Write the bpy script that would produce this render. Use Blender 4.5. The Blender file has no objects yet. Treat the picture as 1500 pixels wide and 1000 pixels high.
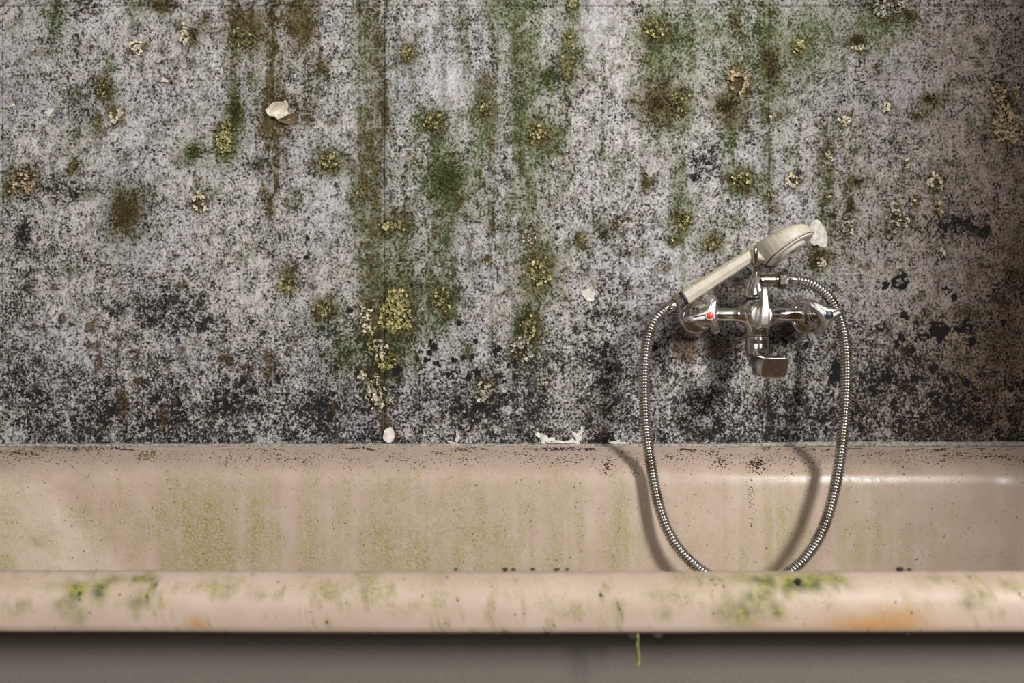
import bpy, bmesh, math, random
import numpy as np
from mathutils import Vector, Matrix

# ------------------------------------------------------------------ camera, world, lights, exposure
SC = bpy.context.scene
COL = SC.collection
CAM_Z, CAM_D, F = 0.70, 1.29, 1387.0          # camera height, distance from the wall (m), focal length in px of 1500
cam = bpy.data.cameras.new('camera')
cam_o = bpy.data.objects.new('camera', cam); COL.objects.link(cam_o)
cam_o.location = (0, -CAM_D, CAM_Z); cam_o.rotation_euler = (math.pi / 2, 0, 0)
cam.sensor_width = 36; cam.lens = 36 * F / 1500; cam.clip_start = 0.05
cam.dof.use_dof = True; cam.dof.focus_distance = 1.235; cam.dof.aperture_fstop = 11
SC.camera = cam_o

world = bpy.data.worlds.new('world'); SC.world = world; world.use_nodes = True
world.node_tree.nodes['Background'].inputs[0].default_value = (0.75, 0.85, 1.0, 1)
world.node_tree.nodes['Background'].inputs[1].default_value = 0.9

WINDOWS_AND_FILL = [  # centre x, centre z, width, height, daylight power, colour (all in the wall behind the camera, y = -2.6)
    (1.48, 1.80, 0.58, 0.90, 205, (1.0, 0.975, 0.94)),
    (-0.75, 1.60, 1.10, 1.20, 36, (1.0, 0.975, 0.95)),  # added left window, there only to give fill light
]
WY = -2.6
for i, (wx, wz, ww, wh, pw, wc) in enumerate(WINDOWS_AND_FILL):
    li = bpy.data.lights.new('daylight', 'AREA'); li.shape = 'RECTANGLE'
    li.size = ww; li.size_y = wh; li.energy = pw; li.color = wc
    lo = bpy.data.objects.new('daylight', li); COL.objects.link(lo)
    lo.location = (wx, WY - 0.02, wz); lo.rotation_euler = (math.pi / 2, 0, 0)

SC.view_settings.view_transform = 'Standard'; SC.view_settings.look = 'None'
SC.view_settings.gamma = 1; SC.view_settings.use_curve_mapping = False
SC.view_settings.exposure = -0.25

# ------------------------------------------------------------------ helpers
def P(u, v, y=0.0):
    """photo pixel -> point on the plane at depth y (wall is y = 0)"""
    d = CAM_D + y
    return Vector(((u - 750) * d / F, y, CAM_Z - (v - 500) * d / F))
PX = CAM_D / F

def link(name, me, mat=None, parent=None, smooth=True):
    o = bpy.data.objects.new(name, me); COL.objects.link(o)
    if mat is not None: me.materials.append(mat)
    if parent is not None: o.parent = parent
    if smooth and len(me.polygons):
        me.polygons.foreach_set('use_smooth', np.ones(len(me.polygons), dtype=bool))
    return o

def from_bm(name, bm, mat, parent=None, smooth=True):
    bmesh.ops.recalc_face_normals(bm, faces=bm.faces)
    me = bpy.data.meshes.new(name); bm.to_mesh(me); bm.free()
    return link(name, me, mat, parent, smooth)

def tag(o, label, cat, group=None):
    o['label'] = label; o['category'] = cat
    if group: o['group'] = group
    return o

def thing(name, label, cat, loc, group=None):
    o = bpy.data.objects.new(name, None); COL.objects.link(o)
    o.empty_display_size = 0.02
    o.location = loc
    return tag(o, label, cat, group)

def child(o, root):
    """parent a mesh built in world coordinates under a thing"""
    o.parent = root; o.matrix_parent_inverse = Matrix.Translation(root.location).inverted()
    return o

def struct(o):
    o['kind'] = 'structure'; return o

def box(bm, x0, x1, y0, y1, z0, z1):
    m = Matrix.Translation(((x0+x1)/2, (y0+y1)/2, (z0+z1)/2)) @ Matrix.Diagonal((x1-x0, y1-y0, z1-z0, 1))
    return bmesh.ops.create_cube(bm, size=1, matrix=m)

def frame_axes(axis):
    a = Vector(axis).normalized()
    h = Vector((0, 0, 1)) if abs(a.z) < 0.9 else Vector((1, 0, 0))
    b = a.cross(h).normalized(); c = a.cross(b).normalized()
    return a, b, c

def lathe(bm, origin, axis, prof, seg=40, caps=True, phase=0.0):
    """prof: list of (distance along axis, radius)"""
    a, b, c = frame_axes(axis); o = Vector(origin); rings = []
    for s, r in prof:
        rings.append([bm.verts.new(o + a*s + (b*math.cos(phase+2*math.pi*k/seg) + c*math.sin(phase+2*math.pi*k/seg))*r) for k in range(seg)])
    for i in range(len(rings)-1):
        for k in range(seg):
            bm.faces.new((rings[i][k], rings[i][(k+1) % seg], rings[i+1][(k+1) % seg], rings[i+1][k]))
    if caps:
        bm.faces.new(rings[0]); bm.faces.new(rings[-1])
    return rings

def loft(bm, rings, caps=True, closed=False):
    vs = [[bm.verts.new(p) for p in r] for r in rings]
    n = len(vs[0])
    for i in range(len(vs)-1 + (1 if closed else 0)):
        A, B = vs[i], vs[(i+1) % len(vs)]
        for k in range(n):
            bm.faces.new((A[k], A[(k+1) % n], B[(k+1) % n], B[k]))
    if caps and not closed:
        bm.faces.new(vs[0]); bm.faces.new(vs[-1])

def catmull(pts, n):
    pts = [Vector(p) for p in pts]
    pts = [pts[0]*2 - pts[1]] + pts + [pts[-1]*2 - pts[-2]]
    out = []
    for i in range(1, len(pts)-2):
        p0, p1, p2, p3 = pts[i-1:i+3]
        for k in range(n):
            t = k / n
            out.append(0.5*((2*p1) + (p2-p0)*t + (2*p0-5*p1+4*p2-p3)*t*t + (3*p1-p0-3*p2+p3)*t**3))
    out.append(pts[-2])
    return out

def resample(pts, step):
    L = [0.0]
    for a, b in zip(pts, pts[1:]): L.append(L[-1] + (b-a).length)
    n = max(2, int(round(L[-1]/step))); out = []; j = 0
    for i in range(n+1):
        s = L[-1]*i/n
        while j < len(L)-2 and L[j+1] < s: j += 1
        t = (s-L[j])/max(1e-9, L[j+1]-L[j]); out.append(pts[j].lerp(pts[j+1], t))
    return out

def tube(bm, pts, radius, seg=16, caps=True):
    """radius: number or function(i, n)"""
    n = len(pts); rings = []
    t0 = (pts[1]-pts[0]).normalized(); _, b, c = frame_axes(t0)
    for i, p in enumerate(pts):
        t = (pts[min(i+1, n-1)] - pts[max(i-1, 0)]).normalized()
        b = (b - t*b.dot(t)).normalized(); c = t.cross(b)
        r = radius(i, n) if callable(radius) else radius
        rings.append([p + (b*math.cos(2*math.pi*k/seg) + c*math.sin(2*math.pi*k/seg))*r for k in range(seg)])
    loft(bm, rings, caps)

def remeshed(bm, voxel, smooth_it=6):
    """fuse the overlapping solids of one cast part into one surface"""
    bmesh.ops.recalc_face_normals(bm, faces=bm.faces)
    me = bpy.data.meshes.new('tmp'); bm.to_mesh(me); bm.free()
    o = bpy.data.objects.new('tmp', me); COL.objects.link(o)
    m = o.modifiers.new('r', 'REMESH'); m.mode = 'VOXEL'; m.voxel_size = voxel
    s = o.modifiers.new('s', 'SMOOTH'); s.iterations = smooth_it; s.factor = 0.5
    dg = bpy.context.evaluated_depsgraph_get(); dg.update()
    out = bpy.data.meshes.new_from_object(o.evaluated_get(dg))
    bpy.data.objects.remove(o); bpy.data.meshes.remove(me)
    return out

# value noise (numpy)
def vnoise(x, y, seed=0):
    xi = np.floor(x).astype(np.int64); yi = np.floor(y).astype(np.int64)
    xf = x - xi; yf = y - yi
    xf = xf*xf*(3-2*xf); yf = yf*yf*(3-2*yf)
    def h(a, b):
        n = (a*374761393 + b*668265263 + seed*1274126177) & 0xFFFFFFFF
        n = ((n ^ (n >> 13)) * 1274126177) & 0xFFFFFFFF
        n = n ^ (n >> 16)
        return (n & 0xFFFF) / 65535.0
    return (h(xi, yi)*(1-xf) + h(xi+1, yi)*xf)*(1-yf) + (h(xi, yi+1)*(1-xf) + h(xi+1, yi+1)*xf)*yf

def fbm(x, y, seed=0, octv=4, gain=0.5):
    s = 0; a = 1; t = 0
    for o in range(octv):
        s = s + a*vnoise(x*2**o + 17.3*o, y*2**o + 5.1*o, seed+o); t += a; a *= gain
    return s/t

def sstep(a, b, x):
    t = np.clip((x-a)/(b-a), 0, 1); return t*t*(3-2*t)

def set_col(me, name, rgb):
    at = me.attributes.new(name, 'FLOAT_COLOR', 'POINT')
    d = np.ones((len(me.vertices), 4), dtype=np.float32); d[:, :rgb.shape[1]] = rgb
    at.data.foreach_set('color', d.ravel())

# ------------------------------------------------------------------ materials
class NT:
    def __init__(self, name):
        self.m = bpy.data.materials.new(name); self.m.use_nodes = True
        self.t = self.m.node_tree; self.n = self.t.nodes; self.b = self.n['Principled BSDF']
        self.tc = self.n.new('ShaderNodeTexCoord').outputs['Object']
    def put(self, sock, val):
        if hasattr(val, 'is_linked') or isinstance(val, bpy.types.NodeSocket): self.t.links.new(val, sock)
        else: sock.default_value = val
    def noise(self, scale, detail=3, rough=0.6, vec=None, out='Fac', dist=0.0):
        n = self.n.new('ShaderNodeTexNoise'); n.inputs['Scale'].default_value = scale
        n.inputs['Detail'].default_value = detail; n.inputs['Roughness'].default_value = rough
        n.inputs['Distortion'].default_value = dist
        self.t.links.new(vec or self.tc, n.inputs['Vector']); return n.outputs[out]
    def voro(self, scale, vec=None, feature='F1', out='Distance'):
        n = self.n.new('ShaderNodeTexVoronoi'); n.feature = feature; n.inputs['Scale'].default_value = scale
        self.t.links.new(vec or self.tc, n.inputs['Vector']); return n.outputs[out]
    def mapping(self, scale=(1, 1, 1), loc=(0, 0, 0)):
        n = self.n.new('ShaderNodeMapping'); n.inputs['Scale'].default_value = scale; n.inputs['Location'].default_value = loc
        self.t.links.new(self.tc, n.inputs['Vector']); return n.outputs[0]
    def math(self, op, a, b=0.0, clamp=False):
        n = self.n.new('ShaderNodeMath'); n.operation = op; n.use_clamp = clamp
        self.put(n.inputs[0], a); self.put(n.inputs[1], b); return n.outputs[0]
    def step(self, x, a, b):
        n = self.n.new('ShaderNodeMapRange'); n.interpolation_type = 'SMOOTHSTEP'
        self.put(n.inputs['Value'], x); self.put(n.inputs['From Min'], a); self.put(n.inputs['From Max'], b)
        return n.outputs[0]
    def lerp(self, x, a, b):
        n = self.n.new('ShaderNodeMapRange'); self.put(n.inputs['Value'], x)
        n.inputs['To Min'].default_value = a; n.inputs['To Max'].default_value = b; return n.outputs[0]
    def mix(self, f, a, b, mode='MIX'):
        n = self.n.new('ShaderNodeMix'); n.data_type = 'RGBA'; n.blend_type = mode
        self.put(n.inputs[0], f)
        for s, v in ((n.inputs[6], a), (n.inputs[7], b)):
            if isinstance(v, (tuple, list)): s.default_value = (*v[:3], 1)
            else: self.t.links.new(v, s)
        return n.outputs[2]
    def attr(self, name):
        n = self.n.new('ShaderNodeAttribute'); n.attribute_name = name
        s = self.n.new('ShaderNodeSeparateColor'); self.t.links.new(n.outputs['Color'], s.inputs[0])
        return s.outputs[0], s.outputs[1], s.outputs[2]
    def bump(self, h, strength=0.5, dist=0.002):
        n = self.n.new('ShaderNodeBump'); n.inputs['Strength'].default_value = strength; n.inputs['Distance'].default_value = dist
        self.t.links.new(h, n.inputs['Height']); self.t.links.new(n.outputs[0], self.b.inputs['Normal'])
    def set(self, col=None, rough=None, metal=None, spec=None):
        if col is not None:
            if isinstance(col, (tuple, list)): self.b.inputs['Base Color'].default_value = (*col[:3], 1)
            else: self.t.links.new(col, self.b.inputs['Base Color'])
        if rough is not None: self.put(self.b.inputs['Roughness'], rough)
        if metal is not None: self.put(self.b.inputs['Metallic'], metal)
        if spec is not None: self.b.inputs['Specular IOR Level'].default_value = spec
        return self.m

def mat_wall():
    k = NT('mouldy_plaster')
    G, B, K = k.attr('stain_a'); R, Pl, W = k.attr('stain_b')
    fine = k.noise(330, 3, 0.75)
    fine2 = k.noise(165, 4, 0.72, dist=0.6)
    mid = k.noise(60, 4, 0.65)
    cloud = k.noise(11, 4, 0.6)
    streak = k.noise(1.0, 3, 0.6, vec=k.mapping((170, 170, 22)))
    # mould speckle: a tone ramp over mixed grain, shifted by the mould masks
    t = k.math('ADD', k.math('ADD', k.math('MULTIPLY', fine, 0.50), k.math('MULTIPLY', fine2, 0.32)), k.math('MULTIPLY', mid, 0.18))
    thr = k.math('ADD', k.math('ADD', k.math('MULTIPLY', K, 0.13), 0.442), k.math('MULTIPLY', k.math('SUBTRACT', 0.5, cloud), 0.16))
    thr = k.math('ADD', thr, k.math('MULTIPLY', k.math('SUBTRACT', 0.5, mid), 0.10))
    thr = k.math('SUBTRACT', thr, k.math('MULTIPLY', Pl, 0.07))
    x = k.math('ADD', k.math('SUBTRACT', t, thr), 0.5)
    rp = k.n.new('ShaderNodeValToRGB'); k.t.links.new(x, rp.inputs[0]); e = rp.color_ramp.elements
    e[0].position = 0.440; e[0].color = (0.012, 0.011, 0.011, 1)
    e[1].position = 0.700; e[1].color = (0.64, 0.625, 0.625, 1)
    for pos, c in ((0.475, (0.065, 0.061, 0.058, 1)), (0.505, (0.19, 0.183, 0.18, 1)), (0.545, (0.36, 0.35, 0.35, 1)), (0.60, (0.47, 0.455, 0.455, 1))):
        q = e.new(pos); q.color = c
    base = rp.outputs[0]
    base = k.mix(k.math('MULTIPLY', W, 0.95, clamp=True), base, k.mix(1.0, base, (0.52, 0.385, 0.29), 'MULTIPLY'))  # brown wash: staining plus light falloff put into the colour
    base = k.mix(k.math('MULTIPLY', k.step(streak, 0.48, 0.70), 0.45), base, k.mix(1.0, base, (0.50, 0.48, 0.42), 'MULTIPLY'))
    tintn = k.noise(7, 3, 0.5)
    base = k.mix(k.step(tintn, 0.42, 0.66), k.mix(1.0, base, (1.0, 0.985, 0.955), 'MULTIPLY'), k.mix(1.0, base, (0.93, 0.93, 0.975), 'MULTIPLY'))
    # moss films
    xs_ = k.step(x, 0.44, 0.62)
    gm = k.math('MULTIPLY', k.math('POWER', G, 0.75), k.lerp(xs_, 1.6, 0.85), clamp=True)
    base = k.mix(gm, base, k.mix(k.step(x, 0.44, 0.60), (0.017, 0.025, 0.007), (0.098, 0.118, 0.045)))
    bm_ = k.math('MULTIPLY', k.math('POWER', B, 0.8), k.lerp(xs_, 1.7, 0.95), clamp=True)
    base = k.mix(bm_, base, k.mix(k.step(x, 0.44, 0.61), (0.016, 0.012, 0.004), (0.092, 0.072, 0.027)))
    rm = k.step(k.math('ADD', R, k.math('MULTIPLY', k.math('SUBTRACT', fine2, 0.5), 1.5)), 0.22, 0.55)
    base = k.mix(k.math('MULTIPLY', rm, 0.85), base, k.mix(k.step(fine, 0.40, 0.64), (0.020, 0.013, 0.005), (0.120, 0.068, 0.026)))
    sp = t; spk = k.math('SUBTRACT', 1.0, k.step(x, 0.45, 0.52))
    # crust spots: dense black
    base = k.mix(k.step(k.math('ADD', K, k.math('MULTIPLY', k.math('SUBTRACT', fine2, 0.5), 0.5)), 0.80, 0.95), base, (0.010, 0.009, 0.009))
    h = k.math('ADD', k.math('MULTIPLY', sp, 0.8), k.math('MULTIPLY', k.math('SUBTRACT', 1.0, spk), 0.25))
    k.bump(h, 0.45, 0.0016)
    return k.set(base, 0.86, 0, 0.25)

def mat_simple(name, col, rough=0.7, metal=0.0, var=0.25, scale=40, bump=0.0):
    k = NT(name)
    n = k.noise(scale, 4, 0.65)
    c = k.mix(k.step(n, 0.35, 0.65), tuple(v*(1-var) for v in col), tuple(min(1, v*(1+var)) for v in col))
    if bump: k.bump(n, bump, 0.001)
    return k.set(c, rough, metal)

def mat_lichen(name, lo, hi, under):
    k = NT(name)
    r, g, b = k.attr('tone')
    n = k.noise(420, 3, 0.7)
    c = k.mix(k.math('ADD', k.math('MULTIPLY', r, 1.05), k.math('MULTIPLY', k.math('SUBTRACT', n, 0.5), 0.5), clamp=True), lo, hi)
    c = k.mix(g, c, under)
    k.bump(n, 0.5, 0.0008)
    return k.set(c, 0.85, 0, 0.2)

def mat_enamel():
    k = NT('stained_enamel')
    A, S, O = k.attr('tub_a')          # algae, black specks, rust
    Bg, D, L = k.attr('tub_b')         # bright moss, dirt film, tan wash
    fine = k.noise(520, 3, 0.75)
    fine2 = k.noise(170, 4, 0.75)
    mid = k.noise(26, 4, 0.6)
    streak = k.noise(1.0, 3, 0.6, vec=k.mapping((75, 75, 3.0)))
    base = k.mix(k.step(mid, 0.3, 0.7), (0.415, 0.315, 0.250), (0.465, 0.365, 0.300))
    base = k.mix(k.math('MULTIPLY', L, 0.8), base, (0.36, 0.285, 0.165))
    base = k.mix(k.math('MULTIPLY', D, k.lerp(streak, 0.3, 1.2), clamp=True), base, (0.33, 0.27, 0.155))
    am = k.math('MULTIPLY', A, k.step(k.math('ADD', k.math('MULTIPLY', fine, 0.55), k.math('MULTIPLY', fine2, 0.45)), 0.45, 0.57), clamp=True)
    base = k.mix(am, base, k.mix(k.step(fine2, 0.4, 0.65), (0.125, 0.120, 0.026), (0.30, 0.285, 0.085)))
    gm = k.math('MULTIPLY', Bg, k.lerp(fine2, 0.55, 1.35), clamp=True)
    base = k.mix(gm, base, k.mix(k.step(fine2, 0.38, 0.62), (0.045, 0.058, 0.010), (0.25, 0.245, 0.060)))
    om = k.math('MULTIPLY', O, k.lerp(fine2, 0.5, 1.3), clamp=True)
    base = k.mix(om, base, (0.40, 0.205, 0.055))
    sm = k.math('SUBTRACT', k.math('ADD', k.math('MULTIPLY', k.noise(330, 2, 0.6), 1.0), k.math('MULTIPLY', S, 0.32)), 0.0)
    sm = k.step(sm, 0.715, 0.745)
    base = k.mix(sm, base, (0.018, 0.014, 0.012))
    base = k.mix(k.step(S, 0.9, 1.0), base, (0.015, 0.013, 0.01))
    mt, _, _ = k.attr('tub_c')
    ro = k.math('ADD', k.math('ADD', k.lerp(fine2, 0.14, 0.40), k.math('MULTIPLY', k.math('MAXIMUM', am, gm), 0.35)), k.math('MULTIPLY', mt, 0.32))
    h = k.math('ADD', k.math('MULTIPLY', fine, 0.5), k.math('MULTIPLY', k.math('MAXIMUM', am, sm), 0.5))
    k.bump(h, 0.10, 0.001)
    return k.set(base, ro, 0, 0.5)

def mat_chrome(name='tarnished_chrome', r0=.04, r1=.26, groove=False):
    k = NT(name)
    n = k.noise(160, 4, 0.7); m = k.noise(420, 2, 0.6); g = k.noise(45, 3, 0.6)
    c = k.mix(k.step(g, 0.46, 0.66), (0.70, 0.68, 0.65), (0.36, 0.31, 0.22))
    spots = k.step(m, 0.66, 0.72)
    c = k.mix(spots, c, (0.10, 0.085, 0.07))
    ro = k.math('ADD', k.lerp(n, r0, r1), k.math('MULTIPLY', spots, 0.4))
    k.bump(n, 0.05, 0.0006)
    if groove:
        gv = k.attr('groove')[0]; c = k.mix(gv, c, (0.035, 0.028, 0.020)); spots = k.math('MAXIMUM', spots, gv)
    return k.set(c, ro, k.math('SUBTRACT', 1.0, k.math('MULTIPLY', spots, 0.8)))

def mat_plastic():
    k = NT('aged_white_plastic')
    r, g, b = k.attr('algae')
    fine = k.noise(330, 3, 0.7); f2 = k.noise(140, 4, 0.7)
    base = k.mix(k.step(k.noise(60, 4, 0.65), 0.35, 0.7), (0.58, 0.535, 0.45), (0.48, 0.43, 0.345))
    dirt = k.step(fine, 0.57, 0.66)
    base = k.mix(k.math('MULTIPLY', dirt, 0.35), base, (0.30, 0.25, 0.15))
    thr = k.math('SUBTRACT', 0.70, k.math('MULTIPLY', r, 0.36))
    gr = k.step(k.math('ADD', k.math('MULTIPLY', fine, 0.5), k.math('MULTIPLY', f2, 0.5)), k.math('SUBTRACT', thr, 0.05), k.math('ADD', thr, 0.05))
    base = k.mix(gr, base, k.mix(k.step(f2, 0.4, 0.6), (0.13, 0.12, 0.015), (0.36, 0.36, 0.06)))
    k.bump(fine, 0.12, 0.0008)
    return k.set(base, k.lerp(f2, 0.35, 0.6), 0, 0.4)

M = dict(
    pitted=mat_chrome('limescaled_chrome', .22, .50), hose=mat_chrome('hose_chrome', .10, .30, True),
    wall=mat_wall(), enamel=mat_enamel(), chrome=mat_chrome(), plastic=mat_plastic(),
    room=mat_simple('old_room_paint', (0.15, 0.135, 0.12), 0.9, 0, 0.2, 6),
    roomb=mat_simple('brown_room_paint', (0.08, 0.058, 0.04), 0.9, 0, 0.2, 6),
    floor=mat_simple('dusty_floor', (0.12, 0.09, 0.065), 0.85, 0, 0.25, 9),
    ceil=mat_simple('old_ceiling_paint', (0.30, 0.285, 0.265), 0.9, 0, 0.12, 5),
    frame=mat_simple('window_frame_paint', (0.55, 0.53, 0.50), 0.6, 0, 0.1, 30),
    panel=mat_simple('dull_grey_panel', (0.128, 0.112, 0.096), 0.75, 0, 0.10, 900, 0.2),
    putty=mat_simple('grey_sealant', (0.31, 0.285, 0.255), 0.8, 0, 0.45, 240, 0.4),
    dirt=mat_simple('black_dirt', (0.020, 0.017, 0.013), 0.9, 0, 0.5, 300),
    grub=mat_simple('dark_slime', (0.022, 0.018, 0.010), 0.95, 0, 0.4, 200),
    algae=mat_simple('green_algae', (0.17, 0.21, 0.05), 0.8, 0, 0.4, 300),
    chip=mat_simple('bare_white_plaster', (0.60, 0.57, 0.52), 0.9, 0, 0.22, 150, 0.5),
    peel=mat_simple('peeling_paint', (0.58, 0.52, 0.42), 0.8, 0, 0.28, 170, 0.4),
    rubber=mat_simple('black_rubber', (0.02, 0.02, 0.02), 0.6, 0, 0.2, 100),
    red=mat_simple('red_marker', (0.62, 0.035, 0.02), 0.35, 0, 0.1, 100),
    blue=mat_simple('dark_blue_marker', (0.012, 0.03, 0.055), 0.35, 0, 0.2, 100),
    ivory=mat_simple('white_ring', (0.62, 0.60, 0.55), 0.4, 0, 0.15, 200),
    face=mat_simple('spray_face_plastic', (0.60, 0.56, 0.49), 0.45, 0, 0.12, 120, 0.1),
    cream=mat_lichen('cream_lichen', (0.17, 0.15, 0.085), (0.78, 0.72, 0.56), (0.030, 0.024, 0.012)),
    yellow=mat_lichen('yellow_lichen', (0.060, 0.064, 0.016), (0.62, 0.57, 0.26), (0.020, 0.022, 0.007)),
    olive=mat_lichen('olive_lichen', (0.040, 0.040, 0.012), (0.46, 0.42, 0.20), (0.018, 0.017, 0.006)),
    green=mat_lichen('green_moss', (0.026, 0.038, 0.010), (0.12, 0.145, 0.04), (0.014, 0.017, 0.005)),
    brown=mat_lichen('brown_moss', (0.040, 0.030, 0.010), (0.135, 0.105, 0.045), (0.018, 0.013, 0.006)),
    tan=mat_lichen('tan_lichen', (0.13, 0.10, 0.05), (0.58, 0.47, 0.30), (0.035, 0.024, 0.012)),
    grey=mat_lichen('grey_lichen', (0.16, 0.155, 0.12), (0.66, 0.63, 0.52), (0.05, 0.05, 0.04)),
)

# ------------------------------------------------------------------ what grows on the wall: u, v, ru, rv, kind, style, label
# style: 'p' full patch, 'r' ring, 's' sparse
SMALL = {'cream': ('small cream lichen rosette on the mouldy grey wall', 'small cream lichen rosettes on the wall'),
         'yellow': ('tiny yellow lichen crust on the mouldy wall', 'tiny yellow lichen crusts on the wall'),
         'green': ('small round dark green moss tuft on the mouldy wall', 'small green moss tufts on the wall'),
         'brown': ('small dark brown moss tuft on the mouldy wall', 'small brown moss tufts on the wall'),
         'olive': ('small olive lichen tuft on the mouldy wall', 'small olive lichen tufts on the wall')}
LICHEN = [
 (201,69,11,9,'cream','p',None), (270,50,7,14,'cream','p','upright cream lichen on a brown stain high on the wall'),
 (153,128,12,19,'olive','s','grey-green sparse lichen clump above a ring-shaped lichen'),
 (170,168,10,11,'cream','r','cream lichen ring with a dark centre beneath a grey-green clump'),
 (143,178,7,9,'olive','s',None), (330,203,13,23,'yellow','p','pale yellow lichen cluster at the foot of an olive moss streak'),
 (284,222,11,12,'green','p',None), (292,297,12,13,'cream','r','dark lichen clump with a curved cream crest beside a bare grey area'),
 (36,265,20,19,'tan','s','brown and cream lichen clump near the left panel joint'),
 (13,275,8,14,'brown','p',None), (107,243,7,9,'olive','s',None),
 (185,313,21,29,'brown','p','large flat olive-brown moss patch on the wall'),
 (360,55,22,16,'olive','s','olive lichen crust inside the dark stain by the top joint'),
 (283,52,8,12,'brown','s',None), (345,165,9,22,'green','s','long dark moss tuft above the pale yellow lichen cluster'),
 (482,235,16,14,'yellow','s','lone yellow speckled lichen with a dark moss halo, below the peeling flake'),
 (596,78,11,12,'olive','p','round olive moss tuft with pale flecks below two brown streaks'),
 (634,180,14,14,'yellow','s','yellow-flecked bright green moss cushion above the biggest green moss patch'),
 (655,262,22,34,'green','p','biggest green moss patch, greyish brown in its middle'),
 (713,158,11,14,'yellow','s','small yellow lichen on a long green drip stain'),
 (576,330,22,9,'yellow','s','low wide yellow lichen beside a green drip streak'),
 (838,6,8,9,'olive','p',None), (834,58,8,15,'olive','p','upper olive lichen of a long upright pair'),
 (831,95,9,16,'olive','p','lower olive lichen of a long upright pair'),
 (800,113,9,10,'green','p',None), (789,200,15,15,'yellow','s','round yellow-green lichen with two tiny tufts beside it'),
 (816,197,5,5,'green','p',None), (815,215,6,6,'green','p',None),
 (960,44,18,15,'yellow','s','yellow lichen dome crowning a green stain'),
 (993,150,16,21,'olive','s','rounded olive lichen at the edge of a wide brown stain'),
 (962,152,20,16,'brown','s','dark brown moss in the wide brown stain beside the olive lichen'),
 (1081,122,18,17,'tan','r','brown lichen ring with a tan crust above a brown stain'),
 (1066,156,14,15,'brown','s','soft brown moss stain under the brown lichen ring'),
 (1076,33,9,13,'olive','s','narrow pale olive lichen near the top of the right-hand joint'),
 (1131,96,11,20,'brown','p','tall dark brown moss tuft on the right-hand panel joint'),
 (1132,172,7,8,'cream','s',None), (944,266,6,11,'brown','p',None),
 (1088,265,15,13,'yellow','s','yellow-brown lichen clump left of the right-hand joint'),
 (1000,324,12,14,'yellow','s','yellow-green lichen above the shower head handle'),
 (986,352,6,8,'yellow','s',None), (1042,355,14,13,'olive','s','olive lichen just above the white handset'),
 (907,328,8,9,'grey','s','small pale grey lichen right of a short dark scratch'),
 (1297,11,24,15,'grey','s','large pale crinkled lichen at the top right on a green haze'),
 (1332,22,8,9,'brown','p',None), (1169,68,10,11,'yellow','p','solid pale yellow lichen button on a green haze'),
 (1256,60,11,11,'brown','p','dark brown hole-like patch rimmed below with cream'),
 (1257,70,10,4,'cream','p','thin cream crescent under the dark brown patch'),
 (1237,177,8,8,'cream','p','heart-shaped cream lichen by itself on grey plaster'),
 (1300,157,6,8,'cream','p',None), (1362,145,11,9,'brown','s',None), (1345,168,7,5,'tan','s',None),
 (1473,182,21,29,'tan','p','largest tan crusty lichen on the brown right-hand end of the wall'),
 (1462,135,10,13,'tan','p','tan lichen just above the largest tan crust'),
 (1489,134,4,7,'tan','p',None), (1211,235,9,15,'cream','s','tall cream lichen with an olive tail on grey plaster'),
 (1161,265,8,10,'cream','r','small cream lichen ring right of the right-hand joint'),
 (1370,268,10,14,'cream','r','tall cream lichen ring on the brownish plaster'),
 (1328,240,4,7,'cream','p',None), (1255,266,14,6,'brown','s',None), (1244,300,7,10,'brown','p',None),
 (1211,288,6,5,'cream','s',None), (1312,326,19,15,'grey','s','wide pale grey crinkled lichen right of the white bare patch'),
 (1310,303,6,8,'grey','s',None), (1240,331,9,13,'grey','s','pale grey lichen close to the white bare plaster patch'),
 (1337,293,5,8,'cream','s',None), (1376,309,7,13,'tan','s',None), (1128,283,4,6,'yellow','p',None),
 (1375,371,9,8,'grey','r','pale grey ring lichen on the brownish plaster right of the tap'),
 (1198,376,12,14,'brown','p','round dark brown moss below the white bare patch'),
 (1203,383,9,8,'cream','s','cream specks of lichen on the round dark brown moss'),
 (419,416,9,10,'yellow','r','yellow ring lichen on a rusty brown stain'),
 (475,452,15,14,'olive','s','flat olive lichen left of the pale upright lichens'),
 (536,466,11,28,'cream','s','tall cream lichen left of the big yellow lichen cushion'),
 (580,456,21,36,'yellow','p','biggest yellow lichen cushion, above the lichen column'),
 (557,512,13,14,'cream','s','upper pale lichen of the column over the middle joint'),
 (565,530,15,17,'yellow','s','yellow-green lichen in the column over the middle joint'),
 (551,575,14,27,'cream','s','lowest cream lichen of the column over the middle joint'),
 (531,550,6,7,'cream','p',None), (572,586,6,6,'cream','s',None), (545,500,7,22,'yellow','s','thin yellow lichen strip beside the pale column'),
 (648,438,13,17,'yellow','s','yellow lichen ending the long green drip below the big moss patch'),
 (710,570,13,16,'grey','s','pale grey lichen among black mould spots'),
 (775,346,11,12,'cream','s','cream lichen curl above the large yellow-green lichen'),
 (789,396,19,26,'yellow','s','large yellow-green lichen under a cream curl'),
 (774,474,13,21,'yellow','s','upper yellow-green lichen of the lower lichen pair'),
 (766,510,17,18,'grey','s','lower grey-green lichen of the lower lichen pair'),
 (796,560,10,9,'grey','s','faint grey lichen low on the wall above the white flakes'),
 (851,350,9,9,'olive','s',None), (716,382,4,5,'yellow','p',None), (530,280,7,7,'olive','p',None),
 (515,295,5,5,'green','p',None), (22,155,4,4,'cream','p',None),
]

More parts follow.
